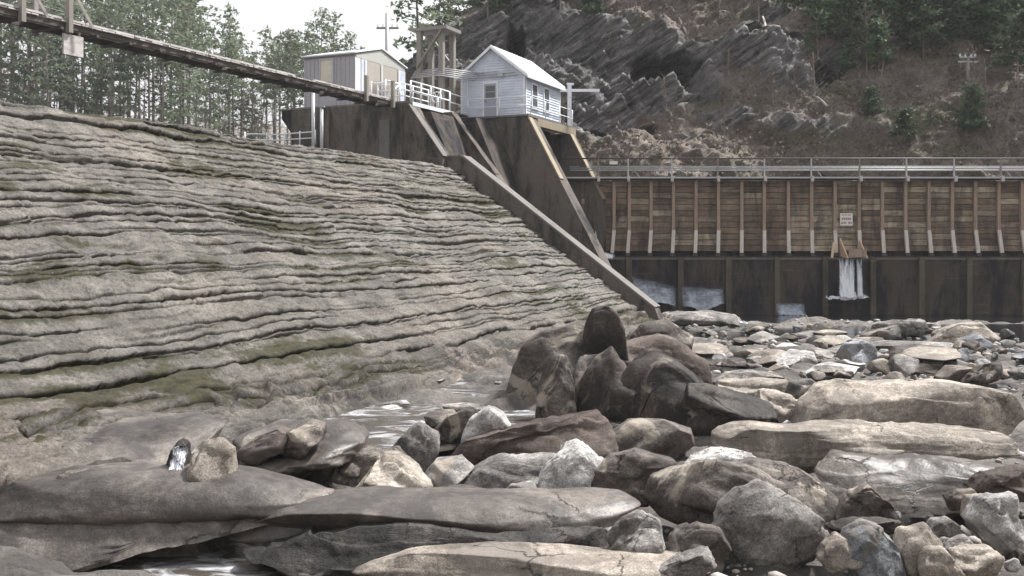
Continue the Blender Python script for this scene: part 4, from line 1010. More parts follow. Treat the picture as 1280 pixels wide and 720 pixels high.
def boulder(poly_px, Y, depth, mat, label, seed, lean=0.15, sub=5, facets=6, crisp=2.2, rough=0.035, strata=0.0, name='boulder', cat='boulder', sm=2, group=None, smooth_shape=0.62, sink=0.25, chip=1.0):
    pts = np.array([px(x, y, Y) for x, y in poly_px])[:, [0, 2]]
    lo, hi = pts.min(0), pts.max(0); ctr = (lo + hi) / 2; half = (hi - lo) / 2
    poly = (pts - ctr) / half
    th = np.linspace(-math.pi, math.pi, 361)[:-1]
    R = outline_radius([tuple(p) for p in poly], th); R = np.where(R < 0.05, np.median(R), R)
    kern = np.hanning(2 * sm + 3)[1:-1]; kern /= kern.sum()
    R = np.convolve(np.concatenate([R[-40:], R, R[:40]]), kern, 'same')[40:-40]
    v, f = ico(sub); x, y, z = v[:, 0], v[:, 1], v[:, 2]
    ang_ = np.arctan2(z, x); rho = np.sqrt(x * x + z * z)
    Rv = np.interp(ang_, np.append(th, math.pi), np.append(R, R[0]))
    q = rho ** smooth_shape * Rv
    nx_, nz_ = q * np.cos(ang_), q * np.sin(ang_)
    ny_ = np.sign(y) * np.abs(y) ** 0.85
    rg = np.random.RandomState(seed)
    cap = np.full_like(ny_, 9.0)                                   # broken planes on the front and back
    for i in range(facets):
        ax, az, c0 = rg.uniform(-1.0, 1.0), rg.uniform(0.1, 1.2) if i % 2 else rg.uniform(-0.6, 0.5), rg.uniform(0.45, 0.85)
        pl = c0 - ax * nx_ - az * nz_
        cap = -np.logaddexp(-cap * 14 * crisp, -pl * 14 * crisp) / (14 * crisp) if i else pl
    ny_ = np.where(y < 0, -np.maximum(np.minimum(-ny_, cap), -0.35 * ny_), ny_)
    if facets:
        a2, b2 = rg.uniform(-0.5, 0.5), rg.uniform(0.2, 0.8)
        ny_ = np.where(y > 0, np.maximum(np.minimum(ny_, 0.85 - a2 * nx_ - b2 * nz_), 0.35 * ny_), ny_)
    size = float(half.mean()); o3 = seed * 3.7
    W = np.stack([nx_ * half[0], ny_ * depth, nz_ * half[1]], -1)
    n1 = fbm(W[:, 0] / size * 0.9 + o3, W[:, 1] / size * 0.9, W[:, 2] / size * 0.9, seed=seed, oct=2)
    n2 = fbm(W[:, 0] / size * 2.6 + o3, W[:, 1] / size * 2.6, W[:, 2] / size * 2.6, seed=seed + 5, oct=4)
    rid = 1 - np.abs(fbm(W[:, 0] / size * 1.7 + o3, W[:, 1] / size * 1.7, W[:, 2] / size * 1.7, seed=seed + 9, oct=3))
    disp = size * (rough * 1.2 * n1 + rough * 0.6 * n2 - rough * 0.5 * np.maximum(rid - 0.85, 0) * 4)
    n5 = fbm(W[:, 0] / size * 7 + o3, W[:, 1] / size * 7, W[:, 2] / size * 7, seed=seed + 13, oct=3)
    disp += size * rough * 0.28 * n5
    if facets >= 3:                                                # chipped, broken faces
        for K_, am in ((11, 0.16), (34, 0.085)):
            sd = rg.normal(size=(K_, 3)); sd /= np.linalg.norm(sd, axis=1, keepdims=True); tl_ = rg.normal(size=(K_, 3))
            vv_ = v + 0.10 * np.stack([n2, n5, n1], -1)
            ci = np.argmax(vv_ @ sd.T, axis=1)
            disp += chip * size * am * np.einsum('ij,ij->i', v - sd[ci], tl_[ci]) * 0.9 * (0.25 + 0.75 * np.abs(y))
    if strata:
        bz = W[:, 2] / size * 5 + 0.8 * n1 + 0.25 * W[:, 0] / size
        fr = bz - np.floor(bz); disp += size * strata * (fr ** 2 - 0.4)
    nrm = W / np.array([max(half[0], .01) ** 2, depth ** 2, half[1] ** 2]); nrm /= np.linalg.norm(nrm, axis=1, keepdims=True) + 1e-9
    W = W + nrm * disp[:, None]
    W[:, 1] += lean * (W[:, 2] + half[1])
    base = np.array([ctr[0], Y + depth * 0.75, ctr[1] - half[1]])
    W[:, 2] += half[1]
    W[:, 2] = np.where(W[:, 2] < 0.3 * half[1], W[:, 2] - sink * (0.3 * half[1] - W[:, 2]) / (0.3 * half[1]) * half[1], W[:, 2])
    me = new_mesh(name, W, f, 3, True, [M[mat]])
    o = link(name, me, None, tuple(base)); tag(o, label, cat, group)
    return o
BD = 'boulders in the riverbed'
B = [
 # outline, distance, depth, material, label, options
 ([(724,450),(733,405),(742,386),(757,383),(772,390),(783,412),(788,455),(750,468)], 26.5, .32, 'boulder_dark', 'dark upright slab standing like a fin at the top of the boulder cluster', dict(lean=.1, facets=3, chip=.15, sub=5, crisp=3.5, smooth_shape=.45, rough=.02)),
 ([(628,512),(640,470),(655,440),(680,420),(715,412),(745,425),(765,455),(745,505),(700,520),(650,522)], 25.6, 1.3, 'boulder_brown', 'large rounded brown boulder at the left end of the boulder cluster', dict(lean=.3, chip=.5)),
 ([(668,526),(672,500),(682,455),(693,442),(708,450),(718,480),(724,528),(695,532)], 24.0, .45, 'boulder_brown', 'upright dark boulder with a pale tan streak in front of the cluster', dict(lean=.15, facets=4, chip=.4, sub=5)),
 ([(712,480),(728,452),(757,446),(768,470),(752,505),(722,505)], 25.0, .6, 'boulder_brown', 'small rounded boulder wedged between the streaked boulder and the dark giant', dict()),
 ([(735,480),(765,440),(790,432),(838,422),(870,438),(893,462),(897,482),(880,515),(780,515)], 26.2, 1.2, 'boulder_red', 'reddish brown ridged boulder leaning behind the dark giant', dict(lean=.2, facets=4, strata=.03, chip=.2, crisp=3, smooth_shape=.5)),
 ([(722,525),(730,482),(748,452),(770,437),(785,460),(803,490),(795,528),(750,532)], 24.0, .8, 'boulder_dark', 'dark pointed boulder forming the left shoulder of the dark giant', dict(lean=.2, chip=.3, facets=4, crisp=3, smooth_shape=.5)),
 ([(748,534),(772,482),(800,460),(835,450),(862,463),(900,493),(945,512),(968,530),(950,550),(880,552),(800,544)], 23.3, 1.4, 'boulder_dark', 'largest dark brown boulder in the middle of the cluster', dict(lean=.3, facets=4, chip=.22, crisp=3.0, smooth_shape=.5, rough=.025)),
 ([(845,552),(872,488),(900,491),(950,503),(980,514),(990,538),(960,555),(900,560)], 22.9, 1.2, 'boulder_dark', 'sloping dark tail boulder on the right side of the dark giant', dict(lean=.3, facets=3, chip=.25, sub=5)),
 ([(762,552),(790,533),(840,533),(870,545),(873,562),(850,578),(800,578),(768,568)], 21.6, .9, 'boulder_brown', 'flat brown slab tucked under the largest dark boulder', dict(facets=2)),
 ([(557,582),(578,560),(640,540),(700,532),(752,519),(770,542),(778,575),(745,586),(650,586),(590,588)], 19.9, .75, 'boulder_red', 'long dark log-shaped boulder tilted up to the right', dict(lean=.3, facets=3, strata=.04, chip=.3)),
 ([(670,634),(675,605),(700,578),(725,563),(740,570),(762,590),(768,622),(752,642),(700,645)], 16.6, .6, 'boulder_light', 'pale angular grey boulder with a peaked top in the foreground', dict(facets=6, crisp=3.0, chip=1.3)),
 ([(735,640),(745,600),(770,578),(800,572),(830,582),(852,590),(847,615),(815,640),(760,645)], 16.4, .7, 'boulder_brown', 'dark brown angular boulder right beside the pale peaked one', dict(facets=6, crisp=3.0, chip=1.3)),
 ([(806,632),(820,605),(860,594),(905,588),(950,598),(1000,620),(1010,665),(940,690),(870,672),(830,660)], 15.4, .8, 'boulder_brown', 'broad grey brown boulder overlapping the big cracked one', dict(facets=7, crisp=3.0, chip=1.1)),
 ([(903,685),(912,650),(938,626),(965,614),(1000,632),(1035,660),(1047,685),(1032,715),(985,735),(925,732)], 14.0, .75, 'boulder_grey', 'big cracked grey boulder with faint pink marks at the bottom right of centre', dict(facets=8, crisp=3.2, rough=.03, chip=1.3, smooth_shape=.6)),
 ([(925,605),(955,590),(1010,598),(1050,622),(1080,650),(1062,675),(1000,680),(940,650)], 15.6, .8, 'boulder_brown', 'smooth brown boulder sloping down behind the big cracked one', dict(lean=.4, facets=3)),
 ([(855,600),(870,579),(900,573),(950,579),(985,592),(1005,608),(900,616)], 17.4, .6, 'boulder_light', 'rough pale slab behind the broad grey brown boulder', dict(facets=4, strata=.03)),
 ([(563,626),(588,596),(622,582),(700,579),(710,600),(695,620),(640,632)], 18.0, .7, 'boulder_grey', 'long smooth grey boulder below the tilted log-shaped one', dict(facets=3)),
 ([(424,640),(450,605),(473,580),(490,579),(520,603),(537,618),(505,638),(455,646)], 16.7, .7, 'boulder_tan', 'pale tan wedge-shaped boulder beside the brook', dict(lean=.5, facets=4, crisp=1.5)),
 ([(484,568),(508,540),(521,532),(546,547),(549,565),(537,592),(508,593)], 19.3, .5, 'boulder_grey', 'blocky grey boulder left of the tilted log-shaped one', dict(facets=5, crisp=1.7)),
 ([(535,548),(558,523),(590,514),(603,526),(592,552),(565,562),(545,560)], 21.2, .5, 'boulder_brown', 'brown angular boulder behind the blocky grey one', dict(facets=4, crisp=1.4)),
 ([(574,556),(585,528),(610,512),(630,520),(640,536),(622,556)], 20.8, .5, 'boulder_light', 'pale rounded boulder just above the tilted log-shaped one', dict(facets=4)),
 ([(405,604),(422,577),(450,568),(470,575),(478,595),(455,614)], 17.6, .5, 'boulder_brown', 'dark mottled boulder at the edge of the brook left of the tan wedge', dict(facets=4)),
 ([(455,590),(468,570),(492,565),(508,580),(500,606),(465,608)], 18.0, .5, 'boulder_brown', 'round mottled boulder behind the tan wedge', dict(facets=3)),
 ([(518,610),(542,582),(575,577),(592,592),(565,618)], 18.0, .45, 'boulder_grey', 'low pale flat boulder right of the tan wedge', dict(lean=.6, facets=2)),
 ([(505,638),(555,620),(620,622),(660,632),(640,648),(550,650)], 16.4, .5, 'boulder_brown', 'low smooth slab just above the long foreground ledge', dict(lean=.5, facets=1)),
 ([(616,640),(638,612),(668,609),(684,630),(665,646)], 16.7, .4, 'boulder_grey', 'small smooth boulder left of the pale peaked one', dict(facets=2)),
 ([(268,695),(283,668),(330,646),(420,638),(540,636),(650,640),(790,640),(812,650),(790,668),(640,668),(560,666),(400,676),(320,705)], 14.5, .85, 'ledge_smooth', 'long smooth grey ledge stretching across the foreground', dict(facets=1, rough=.02, lean=.5, name='rock_ledge', cat='rock ledge', sub=6)),
 ([(285,712),(390,675),(520,663),(700,665),(762,670),(772,700),(745,716),(500,720),(330,722)], 14.15, .7, 'ledge_dark', 'dark lower step under the long foreground ledge', dict(facets=1, strata=.05, lean=.4, name='rock_ledge', cat='rock ledge', sub=6)),
 ([(430,730),(500,708),(620,703),(760,709),(880,714),(905,728),(800,745),(500,745)], 13.1, .6, 'boulder_tan', 'pale tan ledge cut off by the bottom edge of the picture', dict(facets=1, lean=.6, rough=.02, name='rock_ledge', cat='rock ledge')),
 ([(758,676),(780,655),(805,644),(814,651),(800,668),(770,688)], 13.95, .25, 'boulder_grey', 'small tilted tablet-shaped stone at the right end of the long ledge', dict(facets=3, crisp=1.6)),
 ([(752,710),(775,680),(810,652),(832,660),(838,692),(818,712),(780,718)], 13.8, .4, 'boulder_grey', 'smooth grey boulder under the tilted tablet stone', dict(facets=4)),
 ([(834,706),(853,678),(880,664),(908,672),(920,695),(908,722),(858,720)], 13.7, .45, 'boulder_brown', 'brown boulder left of the big cracked one', dict(facets=4)),
 ([(820,722),(848,704),(890,690),(900,714),(880,726)], 13.1, .25, 'boulder_grey', 'small splintered grey rock at the bottom edge left of the big cracked boulder', dict(facets=5, crisp=1.8, strata=.05)),
 ([(1006,545),(1022,517),(1045,495),(1080,487),(1150,485),(1220,491),(1300,500),(1310,530),(1280,545),(1180,536),(1100,545),(1050,550)], 22.6, 1.3, 'boulder_tan', 'long pale whale-backed boulder running out of the right edge', dict(lean=.45, facets=3, chip=.12, rough=.03, sub=6, crisp=3)),
 ([(896,580),(905,553),(930,541),(1000,542),(1080,539),(1160,545),(1300,560),(1310,582),(1200,590),(1130,594),(1060,598),(980,606),(930,600),(912,590)], 18.9, 1.1, 'boulder_tan', 'very long pale tan slab below the whale-backed boulder', dict(lean=.5, facets=3, chip=.12, rough=.03, sub=6, strata=.012)),
 ([(1045,610),(1075,588),(1130,592),(1200,590),(1300,598),(1300,635),(1200,648),(1130,648),(1060,640)], 16.8, .9, 'ledge_smooth', 'sloping smooth wet slab above the bottom right rubble', dict(lean=.7, facets=2, rough=.03, sub=6, strata=.02)),
 ([(1058,660),(1075,622),(1098,614),(1120,635),(1136,658),(1110,670)], 15.3, .5, 'boulder_brown', 'brown peaked boulder below the wet slab', dict(facets=3)),
 ([(1062,705),(1070,675),(1095,661),(1117,670),(1137,700),(1146,732),(1085,736)], 13.4, .45, 'boulder_blue', 'blue grey boulder at the bottom edge right of the big cracked one', dict(facets=3)),
 ([(1026,706),(1054,674),(1085,690),(1083,716),(1042,720)], 13.5, .3, 'boulder_tan', 'tan angular stone squeezed between the cracked and blue grey boulders', dict(facets=4, crisp=1.8)),
 ([(1226,662),(1245,632),(1290,626),(1298,690),(1262,700),(1238,682)], 14.6, .5, 'boulder_light', 'pale blotched boulder at the right edge above the rubble', dict(facets=4, crisp=1.4)),
 ([(1228,620),(1248,600),(1296,590),(1300,630),(1250,636)], 16.3, .5, 'boulder_red', 'pinkish boulder at the right edge on the wet slab', dict(facets=4)),
 ([(1130,700),(1140,672),(1170,662),(1192,690),(1186,722),(1140,728)], 13.6, .35, 'boulder_tan', 'tan block next to the blue grey boulder at the bottom edge', dict(facets=5, crisp=1.8)),
 ([(1160,716),(1172,695),(1190,690),(1215,722),(1208,738),(1165,738)], 13.2, .3, 'boulder_tan', 'smaller tan block at the bottom edge right of the first', dict(facets=5, crisp=1.8)),
 ([(1165,672),(1178,655),(1195,652),(1212,668),(1205,684),(1175,686)], 14.4, .3, 'boulder_grey', 'rounded grey stone in the middle of the bottom right rubble', dict(facets=3)),
 ([(1200,720),(1205,698),(1250,690),(1268,705),(1262,728),(1215,732)], 13.4, .4, 'boulder_tan', 'flat-topped tan block in the bottom right corner', dict(facets=4, crisp=1.8, strata=.05)),
 ([(1180,690),(1190,680),(1215,674),(1222,684),(1200,697)], 13.9, .22, 'boulder_grey', 'small oblong grey stone lying on the bottom right rubble', dict(facets=3)),
 ([(1190,628),(1205,618),(1225,616),(1232,630),(1215,640),(1195,640)], 15.6, .3, 'boulder_dark', 'dark rounded stone at the lower end of the wet slab', dict(facets=3)),
 ([(1212,652),(1222,628),(1240,622),(1255,632),(1250,655),(1228,664)], 15.2, .3, 'boulder_tan', 'tan wedge stone leaning on the pale blotched boulder', dict(facets=4, crisp=1.6)),
 ([(1128,664),(1148,650),(1175,648),(1183,660),(1160,672),(1138,674)], 14.8, .3, 'boulder_dark', 'dark low stone right of the brown peaked boulder', dict(facets=2)),
 ([(1040,664),(1060,656),(1110,655),(1135,660),(1125,674),(1060,678)], 14.5, .3, 'boulder_dark', 'flat dark splintered slab behind the blue grey boulder', dict(facets=1, strata=.08)),
 ([(229,606),(233,577),(245,558),(265,555),(284,567),(284,606),(260,612)], 15.4, .45, 'boulder_tan', 'blocky tan boulder with a white stain sitting alone on the left bedrock', dict(facets=4, crisp=1.6)),
 ([(196,602),(204,572),(214,556),(224,562),(228,590),(218,606)], 15.75, .4, 'boulder_dark', 'dark wet rock left of the thin white trickle', dict(facets=3)),
 ([(282,576),(308,556),(340,541),(358,548),(352,570),(320,584)], 17.0, .6, 'boulder_red', 'reddish low boulder on the left bedrock', dict(facets=3, lean=.3)),
 ([(345,572),(352,545),(378,532),(399,537),(398,557),(372,574)], 17.0, .5, 'boulder_brown', 'rounded olive brown boulder touching the reddish low one', dict(facets=3)),
 ([(1056,448),(1064,432),(1085,426),(1100,432),(1104,448),(1099,464),(1070,465)], 33.5, .6, 'boulder_blue', 'black and white mottled boulder standing alone in the far riverbed', dict(facets=3)),
 ([(1082,422),(1098,408),(1130,401),(1165,402),(1169,412),(1160,423)], 45.5, .9, 'boulder_grey', 'long grey slab lying below the dark pool', dict(facets=3, crisp=1.6)),
 ([(1158,444),(1185,420),(1210,407),(1240,405),(1262,425),(1245,446)], 40.5, 1.0, 'boulder_tan', 'big orange-tinted boulder far right below the dark pool', dict(facets=3, lean=.4)),
 ([(1196,446),(1214,424),(1235,419),(1249,432),(1242,452)], 37.6, .7, 'boulder_blue', 'dark blue grey boulder in front of the orange-tinted one', dict(facets=3)),
 ([(1176,474),(1194,459),(1222,461),(1227,470),(1202,485)], 31.2, .5, 'boulder_tan', 'smooth oval tan stone in the far rubble', dict(facets=1)),
 ([(1204,484),(1238,458),(1259,455),(1257,472),(1230,486)], 30.6, .5, 'boulder_brown', 'tilted brown stone right of the smooth oval one', dict(facets=3)),
 ([(806,416),(838,394),(900,391),(930,396),(940,410),(880,420)], 53, 1.8, 'boulder_grey', 'low grey rock shelf at the foot of the end wall', dict(facets=1, lean=.8, name='rock_ledge', cat='rock ledge', strata=.06)),
 ([(893,482),(912,468),(945,465),(985,474),(990,482),(940,487)], 30, .7, 'boulder_grey', 'low grey stone right behind the dark giant boulder', dict(facets=2)),
 ([(895,497),(905,480),(960,477),(992,479),(997,494),(950,503)], 27.6, .8, 'boulder_tan', 'flat tan stone right of the dark giant boulder', dict(facets=2)),
 ([(984,506),(995,480),(1020,476),(1035,488),(1022,506)], 27.2, .5, 'boulder_grey', 'wet grey stone left of the whale-backed boulder', dict(facets=3)),
 ([(940,522),(958,490),(1000,499),(1014,512),(1008,540),(960,540)], 24.6, .7, 'boulder_tan', 'broken tan rock against the right flank of the dark giant', dict(facets=4, strata=.05)),
 ([(780,436),(808,410),(845,407),(873,425),(865,455),(800,455)], 33, 1.3, 'boulder_brown', 'mottled brown boulder behind the reddish ridged one', dict(facets=4)),
 ([(40,572),(100,549),(200,545),(240,556),(232,588),(150,598),(70,596)], 16.4, 1.1, 'ledge_smooth', 'low dark wet shelf of bedrock left of the thin white trickle', dict(facets=2, rough=.03, lean=1.6, name='rock_ledge', cat='rock ledge', strata=.05, sink=.4)),
 ([(262,570),(320,551),(410,550),(446,566),(430,590),(330,602),(280,600)], 17.0, 1.1, 'ledge_smooth', 'low ribbed shelf of bedrock below the reddish low boulder', dict(facets=2, rough=.03, lean=1.4, name='rock_ledge', cat='rock ledge', strata=.05, sink=.4)),
 ([(-30,552),(30,530),(120,528),(180,536),(150,550),(60,560)], 18.6, 1.0, 'ledge_smooth', 'low cracked bedrock shelf at the left edge under the mossy ledge', dict(facets=2, rough=.03, lean=1.6, name='rock_ledge', cat='rock ledge', strata=.05, sink=.4)),
 ([(-60,660),(-20,608),(100,601),(200,600),(290,607),(345,618),(405,634),(400,650),(300,655),(100,665)], 15.0, .8, 'ledge_smooth', 'smooth reddish ridge of bedrock across the lower left', dict(facets=0, rough=.015, lean=.5, name='rock_ledge', cat='rock ledge', sub=6)),
 ([(-70,740),(-60,640),(0,624),(100,622),(200,626),(330,634),(402,644),(345,666),(300,680),(240,694),(180,702),(130,714),(60,738)], 14.3, .9, 'ledge_smooth', 'big smooth hollowed bedrock slab in the lower left corner', dict(facets=2, rough=.03, lean=.55, name='rock_ledge', cat='rock ledge', sub=6, sink=0.05)),
]
for i, (poly, Y, dep, mat, lab, opt) in enumerate(B):
    opt = dict(opt); big = (max(p[0] for p in poly) - min(p[0] for p in poly)) > 70
    opt.setdefault('sub', 5 if big else 4)
    opt.setdefault('group', 'rock ledges' if opt.get('name') == 'rock_ledge' else BD)
    boulder(poly, Y, dep, mat, lab, 100 + zlib.crc32(lab.encode()) % 900, **opt)

# ------------------------------------------------------------------ loose stones (individuals) and gravel
protos = []
for i in range(10):
    v, f = ico(4); rg = np.random.RandomState(500 + i)
    w = v * np.array([1.0, rg.uniform(.65, .95), rg.uniform(.42, .7)])
    for _ in range(12):
        n = rg.normal(size=3); n /= np.linalg.norm(n); d = rg.uniform(.34, .58); ex = w @ n - d
        w = w - np.where(ex > 0, ex * 0.95, 0)[:, None] * n
    w = w * (1 + 0.07 * fbm(w[:, 0] * 1.8 + i * 5, w[:, 1] * 1.8, w[:, 2] * 1.8, seed=600 + i, oct=3))[:, None]
    protos.append(w)
TONE = {'boulder_grey': 'mid grey', 'boulder_tan': 'tan', 'boulder_brown': 'dark brown', 'boulder_light': 'pale grey', 'boulder_blue': 'bluish'}
tones = ['boulder_grey', 'boulder_tan', 'boulder_brown', 'boulder_light', 'boulder_grey', 'boulder_blue', 'boulder_tan']
pm = {}
rg = np.random.RandomState(77)
def place_stones(zone, n, smin, smax, label, group, over=0.0, flat=1.0):
    """zone: function(rg) -> photo pixel; the stone is set on the riverbed there"""
    c = 0
    while c < n:
        x, y = zone(rg)
        Y = CAMZ * F / (y - HY); 
        for _ in range(3):
            X = (x - HX) * Y / F; zz = float(bed_z(np.array(X), np.array(Y))); Y = (CAMZ - zz) * F / (y - HY)
        s, t = toST(X, Y)
        if t < 10.6 or Y > 58: continue
        i, mt = rg.randint(10), tones[rg.randint(len(tones))]
        if (i, mt) not in pm: pm[i, mt] = new_mesh('stone', protos[i], ico(4)[1], 3, True, [M[mt]])
        sz = smin * (smax / smin) ** (rg.rand() ** 1.8)
        o = link('stone' if flat > .9 else 'flat_rock', pm[i, mt], None, (X, Y, zz + sz * (0.22 if flat > .9 else 0.55 * flat) + over * rg.rand()))
        o.scale = (sz * rg.uniform(.8, 1.25), sz * rg.uniform(.8, 1.2), sz * rg.uniform(.75, 1.15) * flat)
        tl = .35 * flat; o.rotation_euler = (rg.uniform(-tl, tl), rg.uniform(-tl, tl), rg.uniform(0, 6.28))
        tag(o, TONE[mt] + ' ' + label, 'stone' if flat > .9 else 'flat rock', group, 'thing'); c += 1
U = lambda a, b: (lambda r: r.uniform(a, b))
place_stones(lambda r: (r.uniform(1085, 1285), r.uniform(428, 488)), 74, .16, .6, 'rounded stone in the far rubble behind the whale-backed boulder', 'far rubble stones')
place_stones(lambda r: (r.uniform(1140, 1285), r.uniform(410, 434)), 26, .25, .8, 'stone in the heap far right, just below the dark pool', 'stones below the dark pool')
place_stones(lambda r: (r.uniform(880, 1085), r.uniform(414, 484)), 60, .14, .5, 'low stone on the wet flats right of the dark giant boulder', 'stones on the wet flats')
place_stones(lambda r: (r.uniform(1050, 1290), r.uniform(640, 735)), 66, .08, .22, 'head sized stone among the bottom right rubble blocks', 'bottom right rubble', .1)
place_stones(lambda r: (r.uniform(780, 1000), r.uniform(588, 660)), 22, .08, .24, 'small stone in the gaps around the broad grey brown boulder', 'gap stones')
place_stones(lambda r: (r.uniform(500, 760), r.uniform(560, 640)), 22, .10, .28, 'small stone in the gaps around the tilted log-shaped boulder', 'gap stones')
place_stones(lambda r: (r.uniform(890, 1060), r.uniform(412, 470)), 26, .5, 1.3, 'broad flat slab on the wet flats right of the dark giant boulder', 'flat slabs on the wet flats', flat=.5)
place_stones(lambda r: (r.uniform(1060, 1290), r.uniform(425, 485)), 22, .35, .9, 'larger flat stone among the far rubble on the right', 'larger far rubble stones', flat=.7)
place_stones(lambda r: (r.uniform(330, 640), r.uniform(472, 535)), 34, .25, .95, 'flat wet slab in the stream below the mossy foot of the rock face', 'slabs in the stream', flat=.3)
place_stones(lambda r: (r.uniform(880, 1290), r.uniform(413, 472)), 36, .8, 1.9, 'wide low ledge in the riverbed below the dark pool', 'wide riverbed ledges', flat=.28)
place_stones(lambda r: (r.uniform(790, 905), r.uniform(398, 440)), 14, .2, .6, 'stone on the flat rock below the end wall', 'stones below the end wall')

# gravel: too many to count
def gravel(name, n, region, smin, smax, seed):
    v, f = ico(1); rg = np.random.RandomState(seed)
    X, Y = region(rg, n); s, t = toST(X, Y); k_ = (t > 11) & (Y < 58); X, Y = X[k_], Y[k_]; n = len(X)
    Z = bed_z(X, Y); sz = smin * (smax / smin) ** (rg.rand(n) ** 2.2)
    a = rg.uniform(0, 6.28, n); jit = 1 + rg.uniform(-.22, .22, (n, len(v), 1))
    W = v[None] * jit * (sz[:, None] * rg.uniform(.6, 1.3, (n, 3)) * np.array([1, 1, .6]))[:, None, :]
    Wx = W[..., 0] * np.cos(a)[:, None] - W[..., 1] * np.sin(a)[:, None]; Wy = W[..., 0] * np.sin(a)[:, None] + W[..., 1] * np.cos(a)[:, None]
    P = np.stack([Wx + X[:, None], Wy + Y[:, None], W[..., 2] + (Z + sz * .2)[:, None]], -1).reshape(-1, 3)
    Fc = (f[None] + (np.arange(n) * len(v))[:, None, None]).reshape(-1, 3)
    me = new_mesh(name, P, Fc, 3, True, [M['pebble']])
    b = rg.uniform(.12, .42, n); h = rg.uniform(-.03, .05, n)
    colr = np.stack([b + h, b * .96 + h * .3, b * .92 - h * .3], -1)
    add_attr(me, 'tint', np.repeat(colr, len(v), 0))
    return link(name, me)
o = gravel('gravel', 6500, lambda r, n: (r.uniform(1.5, 26, n), 12.5 * (57 / 12.5) ** r.rand(n)), .03, .20, 901)
tag(o, 'loose gravel and cobbles filling the riverbed between the boulders', 'gravel', kind='stuff')

# ------------------------------------------------------------------ trees
def needle_cloud(centres, per, spread, size, rg, droop=0.2):
    """small crossed blades round each centre -> verts, faces(3)"""
    n = len(centres) * per
    c = np.repeat(np.array(centres), per, 0) + rg.normal(size=(n, 3)) * np.array([spread, spread, spread * .55])
    d = rg.normal(size=(n, 3)); d[:, 2] = d[:, 2] * .6 - droop; d /= np.linalg.norm(d, axis=1, keepdims=True)
    e = np.cross(d, rg.normal(size=(n, 3))); e /= np.linalg.norm(e, axis=1, keepdims=True) + 1e-9
    s = size * rg.uniform(.6, 1.4, n)[:, None]
    V = np.stack([c - e * s * .28, c + e * s * .28, c + d * s], 1).reshape(-1, 3)
    return V, np.arange(n * 3).reshape(-1, 3)
def make_pine(seed, h, start, nb, blen, mat, per=26, size=.5, trunk_r=.17, bare=0):
    rg = np.random.RandomState(seed)
    bend = rg.uniform(-.5, .5, 2); top = lambda f: np.array([bend[0] * f * f + .12 * math.sin(f * 5 + seed), bend[1] * f * f, h * f])
    tr = MB(); tr.tube([top(i / 8) for i in range(9)], [trunk_r * (1 - .88 * i / 8) for i in range(9)], 7)
    cs = []
    for i in range(nb + bare):
        isb = i >= nb
        f = (start + (1 - start) * (i / nb) ** .9) if not isb else rg.uniform(.25, start)
        a = i * 2.4 + rg.uniform(-.5, .5); prof = (1 - ((f - start) / (1 - start + 1e-6))) ** .7 * .85 + .18 if not isb else .5
        L_ = blen * prof * rg.uniform(.55, 1.25); p0 = top(min(f, .985)); up = rg.uniform(-.05, .35)
        q = p0 + np.array([math.cos(a) * L_, math.sin(a) * L_, L_ * up]); mid = (p0 + q) / 2 + np.array([0, 0, -.06 * L_])
        tr.tube([p0, mid, q], [.045, .03, .012], 4, False)
        if isb: continue
        for g_ in np.linspace(.35, 1.05, max(2, int(L_ / .45))):
            cs.append(p0 + (q - p0) * g_ + rg.normal(size=3) * .12)
    cs.append(top(1.0))
    V, Fc = needle_cloud(cs, per, .30 * size / .5, size, rg)
    return tr.mesh('trunk', M['bark'], True), new_mesh('crown', V, Fc, 3, False, [M[mat]])
def make_bare(seed, h, r0, mat='bark'):
    rg = np.random.RandomState(seed); tr = MB(); tw_ = MB()
    lean_ = rg.uniform(-.08, .08, 2)
    top = lambda f: np.array([lean_[0] * h * f, lean_[1] * h * f, h * f])
    tr.tube([top(i / 7) + np.array([.1 * math.sin(i + seed), 0, 0]) for i in range(8)], [r0 * (1 - .85 * i / 7) for i in range(8)], 6)
    for i in range(20):
        f = rg.uniform(.3, .97); a = rg.uniform(0, 6.28); L_ = h * .22 * (1.1 - f) + .4
        p = top(f); q = p + np.array([math.cos(a) * L_, math.sin(a) * L_, L_ * rg.uniform(.4, 1.2)])
        tw_.tube([p, q], [.035, .01], 3, False)
        for j in range(5):
            g_ = rg.uniform(.3, 1); p2 = p + (q - p) * g_; d = rg.normal(size=3); d[2] = abs(d[2]); d /= np.linalg.norm(d)
            tw_.tube([p2, p2 + d * L_ * .5], [.015, .005], 3, False)
    return tr.mesh('trunk', M[mat], True), tw_.mesh('crown', M['twig'], False)
def tree(name, meshes, loc, rz, sc, label, group=None):
    e = empty(name, loc, rz); e.scale = (sc, sc, sc)
    link('trunk', meshes[0], e); link('crown', meshes[1], e)
    tag(e, label, 'tree', group); return e

